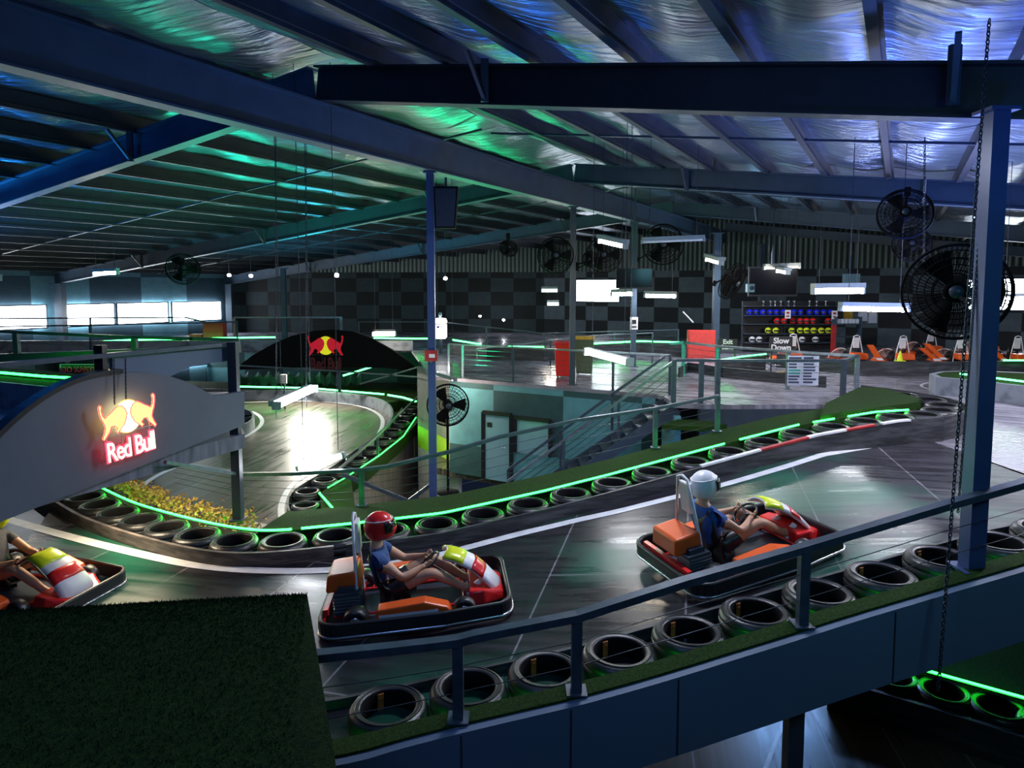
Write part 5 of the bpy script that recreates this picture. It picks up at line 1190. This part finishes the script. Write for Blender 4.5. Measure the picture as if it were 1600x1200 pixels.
rk = thing('helmet_rack', 'dark four-shelf rack full of coloured helmets at the far wall', 'rack', aD(1237, 560, HD) * 1)
rk.location.z = 0
xa, xb = aD(1164, 500, HD).x, aD(1312, 500, HD).x
for i, py in enumerate((478, 492.5, 506, 521, 535)):
    obj('shelf', MB().box(((xa + xb) / 2, HD + .1, shelfz(py) - .015), (xb - xa, .4, .03)), M['steelD'], rk, 'w')
for x in (xa, aD(1231, 500, HD).x, xb): obj('upright', MB().box((x, HD + .32, 1.05), (.05, .05, 2.1)), M['steelD'], rk, 'w')
obj('back_panel', MB().box(((xa + xb) / 2, HD + .36, 1.1), (xb - xa, .03, 2.0)), M['black'], rk, 'w')
HP = {k: helmet_proto(M[k]) for k in ('bluepl', 'redpl', 'yelpl', 'whitep')}
names = {'bluepl': 'blue', 'redpl': 'red', 'yelpl': 'yellow', 'whitep': 'white'}
HX = {'bluepl': ([1171, 1181, 1192, 1203, 1213, 1224, 1240, 1251, 1265, 1276, 1287, 1298], 492.5), 'redpl': ([1214, 1225, 1239, 1250, 1260, 1270, 1294], 506), 'yelpl': ([1200, 1212, 1237, 1250, 1260, 1271, 1283, 1294], 521), 'whitep': ([1175, 1186, 1208, 1241, 1253, 1274], 535)}
for k, (xs, py) in HX.items():
    for i, x in enumerate(xs):
        p = aD(x, py, HD); p.z = shelfz(py) + .0
        lb = f'{names[k]} helmet on the rack, {ORD[i]} from the left of the {names[k]} ones'
        if i == 0: HP[k].location = p; HP[k]['label'] = lb; HP[k]['group'] = f'{names[k]} helmets on the rack'; HP[k].scale = (.92,) * 3
        else: dup(HP[k], p, (0, 0, random.uniform(-.2, .2)), lb, f'{names[k]} helmets on the rack', .92)
for i, x in enumerate((1193, 1204, 1211, 1220, 1232, 1241, 1265, 1276, 1290)):
    p = aD(x, 478, HD); p.z = shelfz(478); o = tag(obj('trophy', MB().lathe([(.05, 0), (.05, .02), (.012, .04), (.012, .10), (.05, .16), (.055, .22), (.001, .2)], 10), M['alu'], None), f'small silver cup on the top of the rack, {ORD[i]} from the left', 'cup', 'silver cups on the rack top'); o.location = p
for i, (x, y) in enumerate(((1231, 491), (1304, 492))):
    t = thing('notice', ['small white notice on the middle upright of the helmet rack', 'small white notice on the right upright of the helmet rack'][i], 'sign', aD(x, y, HD - .5)); obj('sheet', MB().box((0, 0, 0), (.23, .01, .34)), M['whitep'], t); obj('printed_mark', MB().box((0, -.008, .06), (.12, .004, .08)).box((0, -.008, -.08), (.12, .004, .06)), M['redp'], t); obj('hook', MB().box((0, .24, 0), (.04, .48, .04)), M['steelD'], t)
M['redpost'] = M['redp']
tag(obj('red_post', MB().box((aD(1302, 530, 26.5).x, 26.5, .6), (.14, .14, 1.2)), M['redp']), 'thick dark red post at the right end of the helmet rack', 'post')
sh = thing('tool_shelf', 'grey shelf unit with boxes right of the helmet rack', 'shelf', Vector((aD(1322, 530, 27).x, 27, 0)))
for z in (.2, .7, 1.2): obj('shelf', MB().box((0, 0, z), (1.0, .4, .03)), M['steel'], sh)
for s in (-1, 1): obj('side_panel', MB().box((s * .5, 0, .75), (.03, .4, 1.5)), M['steel'], sh)
for i in range(6): o = tag(obj('storage_box', MB().box((-.38 + i * .15, 0, .10), (.12, .25, .17)), M['notice']), f'small pale box on the grey shelf unit, {ORD[i]} from the left', 'box', 'small boxes on the grey shelf'); o.location = sh.location + Vector((0, 0, 1.22))
for i, (x, y, c) in enumerate(((1325, 494, 'yellowp'), (1348, 495, 'notice'), (1363, 498, 'notice'))):
    t = thing('wall_dispenser', ['yellow and white packet hanging on the wall right of the rack', 'clear packet hanging on the wall beside the yellow one', 'pale packet hanging on the wall below the long tube light'][i], 'packet', aD(x, y, 28.5)); obj('packet_body', MB().box((0, 0, 0), (.34, .12, .36)), M[c], t); obj('packet_top', MB().box((0, 0, .22), (.3, .1, .1)), M['whitep'], t); obj('hook', MB().box((0, .3, .2), (.03, .5, .03)), M['steelD'], t)
eb = thing('wall_box', 'pale green square box on the wall above the long tube lights', 'box', aD(1330, 437, 28)); obj('box_body', MB().box((0, 0, 0), (.62, .25, .48)), M['glassT'], eb); obj('conduit', MB().box((0, .1, .6), (.05, .05, .8)), M['steelD'], eb)
eb = thing('wall_box', 'pale grey camera box at the corner of the wide screen', 'box', aD(1172, 450, 23)); obj('box_body', MB().box((0, 0, 0), (.24, .2, .28)), M['glassT'], eb); obj('lens', MB().lathe([(.001, 0), (.07, .0), (.07, .06), (.001, .06)], 14, Matrix.Translation((.02, -.1, 0)) @ Matrix.Rotation(R(90), 4, 'X')), M['steelD'], eb)
# ------------------------------------------------------------------ parked karts
def parked():
    t = thing('go_kart', 'x', 'go-kart', (0, 0, 0)); k = make_kart('y', (0, 0, 0), (0, 0, 0), front='orange')
    return k, t
k0, t0 = parked(); bpy.data.objects.remove(t0)
PK = [(1232, 566, 23.2, 80, 1), (1322, 566, 22.6, 92, 1), (1394, 566, 22.4, 89, 1), (1484, 566, 22.4, 86, 1), (1566, 566, 22.3, 93, 1), (1436, 566, 25.2, 95, 1), (1525, 566, 25.2, 88, 1), (1632, 566, 22.5, 95, 1)]
PL = ['beside the Slow Down board', 'just right of the red post', 'third from the left', 'below the big fan', 'right of the tall column', 'in the back row left of the big fan', 'in the back row behind the tall column', 'cut by the right picture edge']
for i, (x, y, D, yw, s_) in enumerate(PK):
    p = aD(x, y, D); p.z = 0.002; lb = 'parked orange kart with white roll bar, ' + PL[i]
    if i == 0: k0.location = p; k0.rotation_euler = (0, 0, R(yw)); k0['label'] = lb; k0['group'] = 'karts parked along the far barrier'
    else: dup(k0, p, (0, 0, R(yw)), lb, 'karts parked along the far barrier')
def cone(p, label, m, h=.32):
    t = thing('marker_cone', label, 'cone', p); obj('cone_body', MB().lathe([(.09, .01), (.02, h), (.001, h)], 14), m, t); obj('cone_base', MB().box((0, 0, .01), (.24, .24, .02)), m, t); return t
pc_ = Z1([(1406, 564)], .45)[0]; cone(pc_, 'small yellow cone on the barrier in front of the parked karts', M['yelpl'], .3)
# leaning orange fairings among the karts
for i, (x0, y0, x1, y1) in enumerate([(1360, 540, 1373, 562), (1440, 545, 1462, 563), (1448, 538, 1472, 561), (1542, 540, 1568, 563)]):
    a, b = aD(x0, y0, 21.2), aD(x1, y1, 21.2); t = thing('kart_fairing', f'upright orange and white kart front shield, {ORD[i]} from the left along the far barrier', 'shield', b, group='orange kart shields')
    obj('shield', MB().prism([a + Vector((-.08, 0, .02)), a + Vector((.10, 0, .02)), b + Vector((.14, 0, 0)), b + Vector((-.06, 0, 0))], (0, .08, 0)), M['orange'], t, 'w')
    obj('shield_tip', MB().prism([b + Vector((-.10, -.01, .05)), b + Vector((.10, -.01, .05)), b + Vector((.18, -.01, -.02)), b + Vector((-.04, -.01, -.02))], (0, .09, 0)), M['whitep'], t, 'w')
